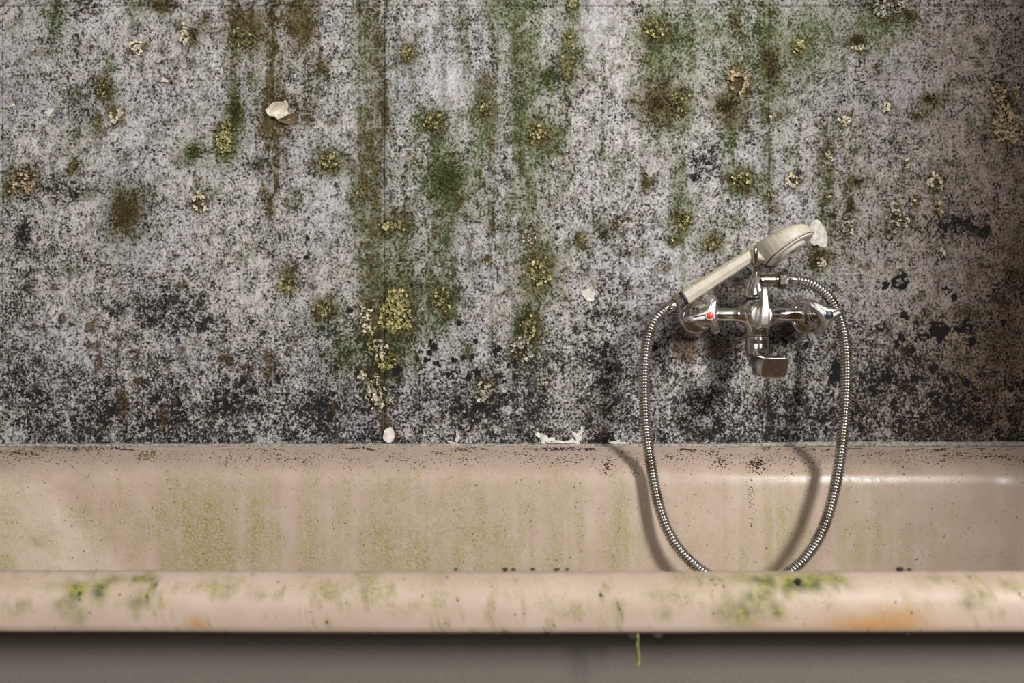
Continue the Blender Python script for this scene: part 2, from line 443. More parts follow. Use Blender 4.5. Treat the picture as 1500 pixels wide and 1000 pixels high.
# painted films in the plaster: u, v, ru, rv, strength
GREEN = [(75,15,25,25,.25),(85,50,18,30,.25),(205,15,20,20,.45),(160,95,8,12,.7),(165,140,9,14,.5),(345,165,12,40,.75),
 (190,285,40,22,.4),(540,70,22,55,.35),(530,280,20,45,.45),(640,200,10,30,.8),(634,180,18,18,.9),(655,262,29,42,.95),(650,345,12,40,.6),(648,440,20,35,.75),
 (712,170,20,42,.75),(745,15,24,40,.75),(765,75,22,55,.55),(770,160,20,60,.5),(720,25,14,14,.5),(789,203,22,22,.9),(775,250,14,50,.45),
 (834,80,17,38,.8),(838,10,14,20,.6),(803,115,14,14,.7),(960,60,25,40,.8),(965,100,25,28,.6),(990,165,30,32,.6),(1010,60,30,50,.45),(1040,40,18,28,.5),
 (1085,110,34,50,.5),(1070,200,18,35,.55),(1130,60,18,60,.6),(1170,70,30,35,.6),(1200,45,35,45,.5),(1290,35,40,26,.7),(1140,150,20,50,.5),
 (1000,290,13,34,.55),(1000,325,18,20,.6),(1045,355,20,16,.5),(1085,268,22,22,.6),(575,330,28,14,.7),(575,390,40,50,.4),(575,460,32,50,.75),(520,510,20,30,.5),
 (480,455,22,20,.5),(495,520,14,34,.4),(790,390,24,45,.65),(770,490,22,45,.65),(687,517,8,10,.6),(675,30,9,12,.5),(905,100,6,7,.7),(285,222,14,14,.7),
 (460,105,14,20,.3),(430,290,10,12,.3),(970,20,20,20,.3),(1210,270,10,60,.45),(870,330,12,12,.35),(640,470,10,30,.5),(375,120,9,50,.3),(600,250,16,16,.3),
 (30,100,20,60,.15),(120,180,30,50,.15),(545,360,18,90,.35),(1100,40,40,60,.3)]
BROWN = [(362,40,26,34,.95),(440,34,24,40,.95),(240,6,18,12,.9),(283,50,15,18,.7),(298,28,8,12,.7),(405,170,24,28,.8),(398,190,30,18,.7),(453,165,10,18,.6),
 (475,95,11,14,.7),(415,140,7,9,.7),(185,312,22,28,.9),(14,275,9,15,.8),(36,265,19,16,.6),(392,295,8,20,.7),(378,245,8,16,.6),(388,280,6,12,.6),(596,78,15,16,.75),
 (485,237,18,16,.7),(575,325,24,20,.55),(655,278,11,11,.6),(835,70,10,25,.4),(962,152,34,34,.75),(1068,158,24,26,.75),(1080,122,22,20,.6),(1132,95,13,26,.85),
 (1256,62,13,12,.8),(1332,23,10,10,.85),(944,265,8,14,.7),(1088,262,18,16,.6),(1255,266,18,9,.55),(1244,300,8,12,.8),(1362,145,15,12,.5),(1345,172,12,9,.5),(1198,374,13,15,.9),
 (420,398,18,16,.55),(475,455,18,14,.6),(395,545,9,11,.7),(470,522,6,10,.6),(582,470,24,40,.45),(555,560,16,40,.35),(1285,110,8,10,.4),(1215,240,12,20,.4),(960,262,8,8,.3),
 (905,255,7,8,.25),(1437,388,6,6,.6),(760,100,8,20,.4),(715,120,8,14,.5),(455,20,20,30,.4),(1470,180,26,36,.4),(1090,440,60,50,.35),(780,435,14,10,.3),
 (740,430,26,5,.35),(885,350,14,4,.4),(920,370,20,5,.4),(1210,225,10,26,.3)]
RUST_SHADE = [(92,470,6,10,.8),(133,478,10,8,.8),(145,530,7,18,.9),(140,505,9,10,.6),(172,500,4,12,.7),(197,515,10,6,.6),(265,512,9,10,.6),(180,590,10,24,.8),(240,612,8,18,.7),(328,527,10,8,.8),
 (200,557,5,5,.8),(155,388,7,5,.7),(53,410,5,7,.7),(50,477,6,5,.6),(360,553,5,5,.8),(345,545,4,4,.8),(57,345,5,5,.6),(265,420,6,5,.6),(258,585,6,7,.6),(395,525,12,8,.7),(490,600,4,14,.5),
 (565,625,5,28,.9),(577,640,5,14,.9),(885,635,10,14,.55),(880,600,14,40,.25),(905,560,12,50,.25),(1420,405,8,30,.45),(1372,415,6,18,.4),(1300,390,8,14,.45),(1270,388,6,14,.4),(1302,480,9,18,.45),  # the long faint ones left of the hose paint its shadow
 (1430,560,60,60,.25),(1470,500,40,90,.35),(1485,380,25,80,.35),(1200,560,10,10,.2),(1005,510,22,22,.75),(1050,510,26,16,.55),(1165,485,30,12,.5),(1370,540,20,30,.25),(640,615,12,10,.35),  # the ones below the tap mix rust with its painted shadow
 (675,632,7,8,.5),(630,600,10,8,.3),(690,355,4,16,.4),(278,110,7,18,.2),(1112,590,12,20,.35)]
BLACK = [(250,462,75,30,.62),(300,470,16,22,.75),(230,470,18,14,.7),(175,455,30,16,.5),(30,345,14,18,.8),(85,270,25,16,.6),(105,280,14,16,.7),(60,585,50,30,.65),(160,600,40,40,.7),(330,590,45,35,.72),
 (400,560,60,40,.55),(470,600,50,40,.72),(350,560,10,8,.9),(372,570,16,8,.85),(20,440,30,50,.4),(60,380,40,40,.35),(110,380,30,20,.35),(700,600,80,35,.7),(640,570,40,30,.5),(780,590,50,40,.5),
 (880,540,40,50,.55),(900,590,50,40,.6),(960,560,60,60,.5),(1050,590,60,45,.6),(1120,600,60,40,.55),(1200,600,60,45,.65),(1225,545,14,22,.9),(1300,560,70,50,.55),(1400,590,70,45,.65),
 (1035,240,24,15,.98),(1020,262,10,7,.9),(1045,222,9,7,.9),(915,420,40,18,.5),(900,460,50,30,.4),(1010,470,30,30,.6),(1400,330,40,14,.75),(1380,330,20,10,.7),(1440,340,18,12,.7),(1480,420,40,40,.4),(1250,500,40,30,.5),
 (380,245,20,14,.6),(480,480,18,12,.6),(1430,480,40,40,.4),(935,15,10,8,.8),(1105,40,8,12,.6),(500,540,50,30,.4),(1340,600,50,30,.6)]
SPOTS = [(632,505,9),(628,517,5),(610,526,4),(625,528,5),(641,532,6),(665,527,5),(678,524,5),(695,500,5),(672,472,5),(692,523,4),(656,548,5),(667,549,8),(686,552,6),(700,545,7),(730,556,12),(738,583,8),
 (580,542,8),(493,537,5),(513,455,5),(728,512,8),(752,530,6),(755,552,5),(1298,418,7),(1318,412,14),(1326,408,8),(1377,483,17),(1352,493,8),(1320,495,7),(1313,506,6),(1332,512,9),(1398,435,6),(1405,484,9),(1416,478,10),
 (1424,500,7),(1469,472,5),(1343,473,5),(1290,478,8),(1325,462,7),(1228,548,12),(1222,535,9),(1300,555,8),(1340,555,7),(1416,560,6),(1432,586,5),(1405,600,6),(1387,426,8),(1280,575,6),(885,520,7),(888,505,5),(960,510,6),
 (1150,500,7),(1180,505,6),(450,348,4),(448,376,4),(817,335,4),(603,417,4),(745,535,4),(1060,345,3),(1365,540,7),(1385,555,6),(1310,590,7),(1370,590,6),(1350,610,7),(1460,545,5),(1240,590,7),(1480,570,6)]
PALE = [(665,118,25,22,.8),(595,35,9,9,.6),(612,38,9,9,.6),(705,48,8,10,.6),(740,45,14,40,.4),(860,35,30,30,.45),(780,70,12,40,.35),(1100,230,18,16,.5),(1000,90,20,20,.3),(1170,140,40,40,.35),(1030,35,20,30,.35),(800,220,20,30,.25),
 (920,210,30,26,.4),(1150,60,20,30,.4),(395,105,20,14,.3),(230,180,40,30,.3),(600,245,18,14,.35),(270,110,30,20,.3),(1390,60,30,30,.25),(930,390,40,40,.3),(700,360,18,20,.35),(930,60,14,30,.3),(300,300,50,60,.2),(900,110,40,40,.25),(1205,20,20,20,.4),
 (460,270,30,20,.3),(1200,300,30,40,.2)]
STREAKS = [  # u, v0, v1, half width, green, brown
 (340,0,230,9,.25,.35),(400,-20,330,8,.25,.75),(393,-20,230,5,.2,.6),(412,-20,140,5,.1,.5),(446,60,170,4,.1,.6),(553,-20,200,3.5,0,.95),(564,-20,260,5,.35,.7),(532,0,420,9,.55,.3),(540,180,480,11,.55,.35),
 (552,0,330,14,.25,.15),(550,250,600,8,.45,.3),(596,300,560,10,.35,.1),(640,190,300,7,.7,0),(634,330,500,9,.6,.1),(660,290,470,10,.55,0),(718,150,400,5,.6,.3),(705,130,330,9,.5,0),(757,0,330,9,.6,.05),(770,0,420,12,.45,.05),
 (790,200,420,14,.3,0),(745,250,430,4,.2,.25),(820,110,300,9,.25,0),(963,60,210,12,.5,0),(990,170,330,9,.45,0),(1000,150,430,5,.35,.1),(1070,150,250,9,.5,.2),(1092,130,220,6,.45,.2),(1126,-20,640,3,.2,.5),(1120,60,330,10,.4,.1),
 (1010,0,130,12,.4,0),(1190,20,180,18,.35,0),(1211,220,420,10,.35,.25),(1290,20,120,18,.4,0),(672,0,120,6,.2,0),(870,290,345,2,.1,.8),(610,470,600,6,.3,0),(508,470,620,5,.2,.15),(720,380,640,4,.15,.2),(845,480,640,5,.15,.1),
 (490,600,640,3,0,.4),(468,60,150,3,.05,.6),(240,-20,40,10,.3,.4),(85,-20,90,6,.25,0),(420,200,400,3,.1,.3),(672,150,330,2,.05,.4),(885,180,420,5,.15,0),(562,560,655,4,.1,.7),(1060,0,60,10,.3,0),(1145,400,600,6,.1,.1)]

def wall_masks(X, Z):
    """stain masks over the plaster; all in wall units of PX"""
    u = 750 + X/PX; v = 500 - (Z-CAM_Z)/PX
    wob1 = (fbm(u/14, v/14, 3, 3)-.5)*16; wob2 = (fbm(u/14, v/14, 9, 3)-.5)*16
    uu = u + wob1; vv = v + wob2
    n_soft = fbm(u/9, v/9, 21, 4)
    run = fbm(u/3.2, v/55, 33, 3)                     # vertical run marks
    G = np.zeros_like(u); B = np.zeros_like(u); R = np.zeros_like(u); K = np.zeros_like(u); Pl = np.zeros_like(u)
    def add(dst, cx, cy, rx, ry, s, p=2.0, mode='max'):
        sel = (np.abs(u-cx) < rx*2.2+18) & (np.abs(v-cy) < ry*2.2+18)
        if not sel.any(): return
        q = ((uu[sel]-cx)/rx)**2 + ((vv[sel]-cy)/ry)**2
        f = s*np.exp(-np.power(q, p/2)*0.9)
        dst[sel] = np.maximum(dst[sel], f) if mode == 'max' else 1-(1-dst[sel])*(1-f)
    for a in GREEN: add(G, *a, 2.2, 'scr')
    for a in BROWN: add(B, *a, 2.6, 'scr')
    for a in PALE: add(Pl, *a, 2.5)
    for a in RUST_SHADE: add(R, *a, 2.6)
    for a in BLACK: add(K, *a[:4], a[4]*.86, 2.4)
    for (cx, cy, rx, ry, kind, st, lb) in LICHEN:
        if kind in ('yellow', 'green'): add(G, cx, cy+ry*.25, rx*1.35, ry*1.45, .85, 2.4, 'scr'); add(B, cx, cy, rx*1.12, ry*1.12, .85 if kind == 'yellow' else .2, 3)
        elif kind in ('olive', 'brown'): add(B, cx, cy+ry*.1, rx*1.15, ry*1.15, .8, 3); add(G, cx, cy+ry*.3, rx*1.4, ry*1.5, .4, 2.4, 'scr')
        else: add(B, cx, cy, rx*1.15, ry*1.15, .9, 3)
    for (cx, v0, v1, w, g, b) in STREAKS:
        sel = (np.abs(u-cx) < w*3+8) & (v > v0-60) & (v < v1+60)
        if not sel.any(): continue
        wv = (fbm(v[sel]/60, v[sel]*0, int(cx) % 91, 2)-.5)*8
        f = np.exp(-((u[sel]+wv-cx)/w)**2) * sstep(v0-30, v0+20, v[sel]) * (1-sstep(v1-60, v1+20, v[sel]))
        f = f*np.clip(-.35+2.3*run[sel], 0, 1.2)*np.clip(-.25+2.3*n_soft[sel], 0, 1.2)
        G[sel] = 1-(1-G[sel])*(1-np.clip(f*g, 0, 1)); B[sel] = 1-(1-B[sel])*(1-np.clip(f*b, 0, 1))
    # overall films
    up = 1-sstep(120, 520, v)
    run2 = fbm(u/7, v/90, 51, 4); big = fbm(u/190, v/230, 77, 3)
    mid_u = np.exp(-((u-830)/330)**2)
    G = 1-(1-G)*(1-0.42*up*mid_u*sstep(.45, .75, run2)*sstep(.3, .6, big))
    G = 1-(1-G)*(1-0.30*(1-sstep(250, 640, v))*sstep(.55, .75, fbm(u/16, v/20, 88, 4)))
    B = 1-(1-B)*(1-0.30*sstep(.60, .74, fbm(u/13, v/15, 93, 4)))
    G *= np.clip(.55+1.1*n_soft, 0, 1.3); B *= np.clip(.6+1.0*n_soft, 0, 1.3)
    # mould: thickens towards the bath
    low = sstep(380, 640, v)
    K = np.maximum(K*np.clip(.25+1.5*fbm(u/7, v/7, 41, 4), 0, 1.2), low*.44*np.clip(.2+1.6*fbm(u/24, v/20, 43, 4), 0, 1.2))
    K = K + .20*(fbm(u/46, v/46, 47, 4)-.42) + .10
    lace = np.abs(fbm(u/10, v/10, 61, 3)-.5)          # lacy black crust
    K = np.maximum(K, np.where(lace < .045, 1.0, 0)*sstep(.50, .68, K))
    blob = fbm(u/5.5, v/5.5, 63, 3)
    K = np.maximum(K, sstep(.66, .70, blob)*sstep(.40, .60, K))
    for i, (cx, cy, r) in enumerate(SPOTS):
        sel = (np.abs(u-cx) < r*2+8) & (np.abs(v-cy) < r*2+8)
        if not sel.any(): continue
        w1 = (fbm(u[sel]/4.5, v[sel]/4.5, 200+i, 2)-.5)*r*1.3
        q = np.hypot((u[sel]-cx), (v[sel]-cy)*.95) + w1
        f = 1-sstep(r*.72, r*.95, q)
        if r > 7 and i % 3 != 1: f *= sstep(r*.15, r*.4, q)
        K[sel] = np.maximum(K[sel], f)
    K = np.clip(K*(1-.55*np.clip(Pl, 0, 1)), -.2, 1.0)
    W = sstep(1130, 1500, u+60*(fbm(u/60, v/60, 71, 3)-.5))*(.55+.5*sstep(0, 500, v)) + .10*sstep(.5, .7, fbm(u/60, v/60, 73, 3))  # brown staining mixed with painted light falloff towards the right end
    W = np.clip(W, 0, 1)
    return np.clip(G, 0, 1), np.clip(B, 0, 1), K, np.clip(R, 0, 1), np.clip(Pl, 0, 1), W, u, v

# ------------------------------------------------------------------ room shell
JOINTS = [-0.695 - 0.5225*2, -0.695 - 0.5225, -0.695, -0.174, 0.350, 0.873, 0.940]
JZ = [0.0, 0.50, 1.1565, 1.80, 2.40]
XL, XR, AL = JOINTS[0], 2.0, JOINTS[-1]   # unseen alcove side, added to cut light at right; the room is wider in front
bm = bmesh.new(); box(bm, XL, AL, 0.012, 0.10, 0, 2.4)
wall_back = struct(from_bm('wall_back', bm, M['dirt'], smooth=False))

def make_panel(x0, x1, z0, z1, step):
    g = 0.00012
    x0 += g; x1 -= g; z0 += g*.6; z1 -= g*.6
    nx = max(3, int((x1-x0)/step)); nz = max(3, int((z1-z0)/step))
    X, Z = np.meshgrid(np.linspace(x0, x1, nx), np.linspace(z0, z1, nz))
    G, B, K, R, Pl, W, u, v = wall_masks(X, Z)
    Y = -(fbm(u/5, v/5, 5, 4)-.5)*.0016 - np.clip(G*.9+B, 0, 1)*.0008*fbm(u/3, v/3, 6, 2) + np.clip(K, 0, 1)**3*.0006
    Y -= (fbm(u/120, v/120, 8, 2)-.5)*.003
    edge = np.minimum(np.minimum(X-x0, x1-X), np.minimum(Z-z0, z1-Z))
    Y += np.clip(1-edge/.0018, 0, 1)*.0007
    co = np.stack([X, Y, Z], -1).reshape(-1, 3)
    # a rim that turns back into the joint
    idx = np.arange(nx*nz).reshape(nz, nx)
    f = np.stack([idx[:-1, :-1], idx[:-1, 1:], idx[1:, 1:], idx[1:, :-1]], -1).reshape(-1, 4)
    border = np.concatenate([idx[0, :], idx[1:, -1], idx[-1, -2::-1], idx[-2:0:-1, 0]])
    back = co[border].copy(); back[:, 1] = 0.0125
    bi = len(co) + np.arange(len(border)); co = np.concatenate([co, back])
    nb = np.roll(border, -1); nbi = np.roll(bi, -1)
    f = np.concatenate([f, np.stack([nb, border, bi, nbi], -1)])
    me = bpy.data.meshes.new('wall_panel')
    me.vertices.add(len(co)); me.vertices.foreach_set('co', co.astype(np.float32).ravel())
    me.loops.add(f.size); me.loops.foreach_set('vertex_index', f.astype(np.int32).ravel())
    me.polygons.add(len(f)); me.polygons.foreach_set('loop_start', np.arange(0, f.size, 4, dtype=np.int32))
    me.update(calc_edges=True)
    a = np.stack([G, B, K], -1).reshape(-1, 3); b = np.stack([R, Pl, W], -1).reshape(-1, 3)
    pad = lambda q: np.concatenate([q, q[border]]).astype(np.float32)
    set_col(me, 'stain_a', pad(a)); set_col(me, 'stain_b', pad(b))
    return link('wall_panel', me, M['wall'], wall_back)
for zi in range(len(JZ)-1):
    for xi in range(len(JOINTS)-1):
        seen = zi == 1 and 2 <= xi <= 4
        near = zi in (1, 2) and xi >= 1
        make_panel(JOINTS[xi], JOINTS[xi+1], JZ[zi], JZ[zi+1], .0016 if seen else (.004 if near else .012))

bm = bmesh.new(); box(bm, XL-.1, XR+.1, WY-.1, .10, -.08, 0); struct(from_bm('floor', bm, M['floor'], smooth=False))
bm = bmesh.new(); box(bm, XL-.1, XR+.1, WY-.1, .10, 2.4, 2.5); struct(from_bm('ceiling', bm, M['ceil'], smooth=False))
bm = bmesh.new(); box(bm, XL-.1, XL, WY-.1, .10, 0, 2.4); struct(from_bm('wall_left', bm, M['room'], smooth=False))
bm = bmesh.new(); box(bm, XR, XR+.1, WY-.1, -1.16, 0, 2.4); box(bm, AL, XR+.1, -1.16, .10, 0, 2.4); struct(from_bm('wall_right', bm, M['roomb'], smooth=False))  # right wall plus an added block that shades the right end of the bath
bm = bmesh.new()                                               # wall behind the camera, built round the key window and the added fill one
xs = XL
for (wx, wz, ww, wh, _, _) in sorted(WINDOWS_AND_FILL):
    box(bm, xs, wx-ww/2, WY-.1, WY, 0, 2.4)
    box(bm, wx-ww/2, wx+ww/2, WY-.1, WY, 0, wz-wh/2); box(bm, wx-ww/2, wx+ww/2, WY-.1, WY, wz+wh/2, 2.4)
    xs = wx+ww/2
box(bm, xs, XR, WY-.1, WY, 0, 2.4)
struct(from_bm('wall_front', bm, M['room'], smooth=False))
for i, (wx, wz, ww, wh, _, _) in enumerate(WINDOWS_AND_FILL):
    bm = bmesh.new(); t = .035
    for (a, b, c, d) in ((-ww/2, -ww/2+t, -wh/2, wh/2), (ww/2-t, ww/2, -wh/2, wh/2), (-ww/2+t, ww/2-t, -wh/2, -wh/2+t), (-ww/2+t, ww/2-t, wh/2-t, wh/2), (-t/2, t/2, -wh/2+t, wh/2-t)):
        box(bm, wx+a, wx+b, WY-.015, WY+.01, wz+c, wz+d)
    struct(from_bm('window_%d' % (i+1), bm, M['frame'], smooth=False))

# ------------------------------------------------------------------ bathtub
TUB_X0, TUB_X1, TUB_Y0, TUB_Y1 = -0.835, 0.800, -0.7245, -0.0025      # outer lip
tub = thing('bathtub', 'old pink-beige enamel bathtub stained with green algae and rust', 'bathtub', (0, -.36, 0))
PROF = [(.060, .5250), (.010, .5247), (.003, .5252), (.0006, .5275), (0, .531), (0, .538), (.0004, .543), (.002, .548), (.005, .5525), (.009, .5560), (.013, .5583), (.017, .5590), (.020, .5584), (.0225, .5568),
        (.025, .5560), (.034, .5525), (.043, .5488), (.052, .5448), (.060, .5405), (.066, .5362), (.070, .532), (.0725, .5275), (.0742, .522)]
z = .517; o_ = .0752
while z > .33: PROF.append((o_, z)); z -= .0040; o_ += .0040*(.10 + .25*max(0, (.42-z)/.12)**2)
PROF += [(o_+.006, .318), (o_+.015, .295), (o_+.028, .270), (o_+.045, .245), (o_+.07, .222), (o_+.10, .205), (o_+.15, .195)]

def rim_loop(o, z, n_long=760):
    """rounded rectangle inset by o; the head end on the left is long and sloping"""
    dep = max(0, .53-z)
    xl = TUB_X0 + o + .02*min(1, o/.07) + dep*.42; xr = TUB_X1 - o - dep*.10
    yn = TUB_Y0 + o; yf = TUB_Y1 - o
    inner = min(1, max(0, (o-.02)/.05))
    rl = .05 + inner*.10 + dep*.5; rr = .05 + inner*.06
    rl = min(rl, (yf-yn)/2-.01); rr = min(rr, (yf-yn)/2-.01)
    pts = []
    def lin(a, b, n):
        for i in range(n): pts.append((a[0]+(b[0]-a[0])*i/n, a[1]+(b[1]-a[1])*i/n))
    def arc(cx, cy, r, a0, n):
        for i in range(n):
            a = math.radians(a0 - 90*i/n); pts.append((cx+r*math.cos(a), cy+r*math.sin(a)))
    lin((xl+rl, yf), (xr-rr, yf), n_long); arc(xr-rr, yf-rr, rr, 90, 22)
    lin((xr, yf-rr), (xr, yn+rr), 30); arc(xr-rr, yn+rr, rr, 0, 22)
    lin((xr-rr, yn), (xl+rl, yn), n_long); arc(xl+rl, yn+rl, rl, 270, 30)
    lin((xl, yn+rl), (xl, yf-rl), 30); arc(xl+rl, yf-rl, rl, 180, 30)
    return [(x, y, z) for x, y in pts]

def tub_masks(co, o):
    X, Y, Z = co[:, 0], co[:, 1], co[:, 2]
    d = CAM_D + Y; u = 750 + F*X/d; v = 500 - F*(Z-CAM_Z)/d
    far = Y > -.36; nr = ~far
    A = np.zeros(len(X)); S = np.zeros(len(X)); O = np.zeros(len(X)); Bg = np.zeros(len(X)); D = np.zeros(len(X)); Lw = np.zeros(len(X))
    # far wall: vertical algae curtains
    cols = [(20,30,.45),(60,26,.30),(130,30,.35),(190,25,.35),(250,22,.9),(290,30,1.),(330,20,.9),(375,16,.85),(400,14,.55),(455,24,.75),(500,20,.5),(560,40,.7),(610,30,.75),(660,40,.55),(715,40,.65),(770,24,.5),(815,24,.6),(845,14,.5),(905,24,.6),
            (940,14,.3),(1010,30,.3),(1060,20,.4),(1095,14,.5),(1140,26,.75),(1180,14,.4),(1250,24,.45),(1290,20,.5),(1325,14,.4),(1380,20,.12)]
    c = np.zeros(len(X))
    for (cu, w, s) in cols: c = np.maximum(c, s*np.exp(-((u-cu)/w)**4))
    vert = sstep(668, 705, v)*(.55+.45*sstep(690, 780, v))
    nz = fbm(u/16, v/34, 301, 4); nf = fbm(u/5, v/8, 303, 3)
    run = fbm(u/6, v/160, 305, 3)
    a = c*vert*np.clip(.1+1.5*nz, 0, 1.2)*np.clip(.35+1.2*run, 0, 1.2)
    A = np.where(far, np.clip(a*1.15, 0, 1), 0)
    D = np.where(far, np.clip(c*vert*.75*np.clip(.2+1.2*run, 0, 1), 0, .8), 0)
    A = np.where(far, np.maximum(A, .5*sstep(.52, .68, nz)*(1-sstep(380, 700, u))*sstep(662, 690, v)), A)
    # black grime under the wall edge
    gn = fbm(u/22, v/3, 311, 4); vj = v + (fbm(u/40, v*0, 317, 3)-.5)*9
    grime = np.exp(-((vj-658)/2.4)**2)
    S = np.where(far, grime*sstep(.38, .66, gn)*.95, 0)
    S = np.where(far, np.maximum(S, .42*np.exp(-((v-672)/16)**2)*np.clip(.1+1.6*fbm(u/30, v/20, 313, 3), 0, 1.1)), S)
    S = np.where(far & (v > 690), np.maximum(S, .02+.18*nz), S)
    for (cu, cv, w, h, s) in [(1110,680,18,18,.85),(1058,675,26,14,.7),(1100,715,7,60,.55),(890,680,16,26,.6),(845,670,10,12,.6),(1160,690,20,14,.5),(1320,680,10,24,.5),(1385,670,16,16,.6),(240,672,30,10,.4),(30,662,60,4,.9),(110,657,60,3,1.),(930,690,20,20,.45),(750,664,40,6,.55),(1400,662,80,4,.6),
                              (985,668,30,6,.7),(1035,661,24,3,1.),(820,657,60,2.5,1.),(1200,660,60,3,.7),(1295,664,40,4,.8),(1450,668,50,3,.8)]:
        S = np.where(far, np.maximum(S, s*np.exp(-((u-cu)/w)**2-((v-cv)/h)**2)*np.clip(.3+1.2*nf, 0, 1.15)), S)
    Bg = np.where(far, Bg, 0)
    for (cu, cv, w, h, s) in [(60,656,50,4,.7),(110,652,40,3,.6),(55,795,10,9,.6),(8,825,12,12,.7),(25,663,20,4,.5),(125,700,10,6,.3)]:
        Bg = np.where(far, np.maximum(Bg, s*np.exp(-((u-cu)/w)**2-((v-cv)/h)**2)*np.clip(.1+1.7*nf, 0, 1.2)), Bg)
    # near lip
    su = u + 26*(fbm(u/30, v/14, 321, 3)-.5); sv = v + 16*(fbm(u/24, v/12, 323, 3)-.5)
    blot = fbm(u/9, v/9, 325, 4); fine = fbm(u/22, v/16, 327, 4)
    lush = np.zeros(len(X)); thin = np.zeros(len(X)); hot = np.zeros(len(X))
    for (cu, cv, w, h, s) in [(110,868,14,20,1.),(125,858,36,8,1.),(95,885,16,10,.8),(170,852,40,7,.9),(200,880,26,12,.75),(222,862,6,24,1.),(190,850,36,5,1.),(30,888,22,12,.6),(110,900,12,12,.6),(140,875,10,12,.8),
                              (1170,853,60,11,1.1),(1150,862,30,9,1.1),(1220,853,26,8,.9),(1120,850,30,8,.9),(1110,880,30,16,.75),(1080,895,34,20,.65),(1135,895,14,14,.7),(1065,880,8,26,.5),(1430,852,40,6,.75),(1420,880,16,14,.55),(1445,870,10,12,.5),(1370,850,40,6,.5),(1480,856,30,8,.55),
                              (1330,870,16,8,.2),(970,870,30,10,.4),(975,895,14,14,.4)]:
        lush = np.maximum(lush, s*np.exp(-((su-cu)/w)**2-((sv-cv)/h)**2))
    for (cu, cv, w, h, s) in [(310,862,46,9,.8),(330,852,30,8,.7),(480,858,60,9,.6),(400,868,40,6,.6),(470,870,50,4,.6),(540,862,20,26,.75),(575,870,7,20,.7),(490,858,20,10,.6),(550,880,24,12,.5),(645,878,16,12,.65),(600,890,60,14,.3),(720,885,7,24,.65),(760,870,30,10,.3),(800,880,40,18,.25),(850,890,40,16,.3),(905,885,24,22,.3),
                              (875,908,8,8,.5),(1000,870,40,20,.45),(700,850,120,8,.25),(60,860,60,8,.35),(20,852,40,8,.4),(1290,905,60,10,.3),(1340,880,60,10,.25),(620,865,60,6,.3),(1040,850,60,9,.7),(1200,880,30,10,.3),(260,880,20,6,.25)]:
        thin = np.maximum(thin, s*np.exp(-((su-cu)/w)**2-((sv-cv)/h)**2))
    lush = np.clip(lush*np.clip(.05+2.2*fine, 0, 1.5)*1.15, 0, 1.2)*sstep(.22, .50, blot+.3*lush)
    thin = np.clip(thin*np.clip(.1+2.0*fine, 0, 1.4)*1.25, 0, 1)
    thin = np.maximum(thin, .55*sstep(.60, .70, blot)*sstep(.48, .62, fbm(u/60, v/40, 341, 3)))
    Bg = np.where(nr, np.clip(lush, 0, 1), Bg)
    A = np.where(nr, np.clip(thin*1.0, 0, 1), A); Bg = np.where(nr, np.maximum(Bg, thin*.55*sstep(.42, .62, blot)), Bg)
    D = np.where(nr, np.clip(thin*.55 + lush*.5, 0, .7), D)
    O = np.zeros(len(X))
    for (cu, cv, w, h, s) in [(290,912,15,9,1.),(1280,914,85,12,1.),(1310,905,55,15,.8),(1240,905,40,16,.25),(1110,917,30,6,.3),(20,917,20,4,.2),(500,919,300,3,.12)]:
        O = np.where(nr, np.maximum(O, s*np.exp(-((su-cu)/w)**2-((v-cv)/h)**2)), O)
    S = np.where(nr, -.12+.42*sstep(.60, .72, blot), S)
    for pts in [[(105,850),(112,870),(108,900)],[(80,875),(110,862),(150,858),(170,850),(225,845)],[(225,848),(222,870),(215,890)],[(150,858),(142,880)],[(253,848),(260,866)],[(865,850),(882,853),(884,872)],[(895,880),(906,890),(910,908)],[(300,868),(320,876),(345,868)],[(768,880),(764,910)],[(760,850),(775,856)]]:
        for (p, q) in zip(pts, pts[1:]):
            pu, pv = q[0]-p[0], q[1]-p[1]; L2 = pu*pu+pv*pv
            t = np.clip(((su-p[0])*pu+(sv-p[1])*pv)/L2, 0, 1)
            ds = np.hypot(su-p[0]-t*pu, sv-p[1]-t*pv)
            ln = np.exp(-(ds/2.6)**2)*sstep(.3, .5, fine)
            Bg = np.where(nr, np.maximum(Bg, ln*.8), Bg)
            S = np.where(nr, np.maximum(S, ln*.62), S)
    inside = nr & (o > .02)
    for q in (A, Bg, O): q[inside] *= .3
    Lw = np.where(far, .25*sstep(.35, .7, nz)*vert, 0)
    matte = np.where(nr, .75, np.maximum(1-sstep(900, 1260, u), .15)*sstep(-.2, .1, .2-(v-640)/600))
    matte = np.where(far & (u < 230) & (v > 700), .40, matte)
    return np.stack([A, S, O], -1), np.stack([Bg, D, Lw], -1), np.stack([matte, matte, matte], -1)

rings = [rim_loop(o, z) for o, z in PROF]
n = len(rings[0]); co = np.array(rings, dtype=np.float64).reshape(-1, 3); oo = np.repeat([p[0] for p in PROF], n)
co[:, 2] += (fbm(co[:, 0]*5+9, co[:, 1]*5, 401, 2)-.5)*.0016
faces = []
idx = np.arange(len(rings)*n).reshape(len(rings), n); nxt = np.roll(idx, -1, axis=1)
f = np.stack([idx[:-1], idx[1:], nxt[1:], nxt[:-1]], -1).reshape(-1, 4)
me = bpy.data.meshes.new('shell')
me.vertices.add(len(co)); me.vertices.foreach_set('co', co.astype(np.float32).ravel())
capv = idx[-1][::-1]
me.loops.add(f.size + n); me.loops.foreach_set('vertex_index', np.concatenate([f.ravel(), capv]).astype(np.int32))
me.polygons.add(len(f)+1); me.polygons.foreach_set('loop_start', np.concatenate([np.arange(0, f.size, 4), [f.size]]).astype(np.int32))
me.update(calc_edges=True)
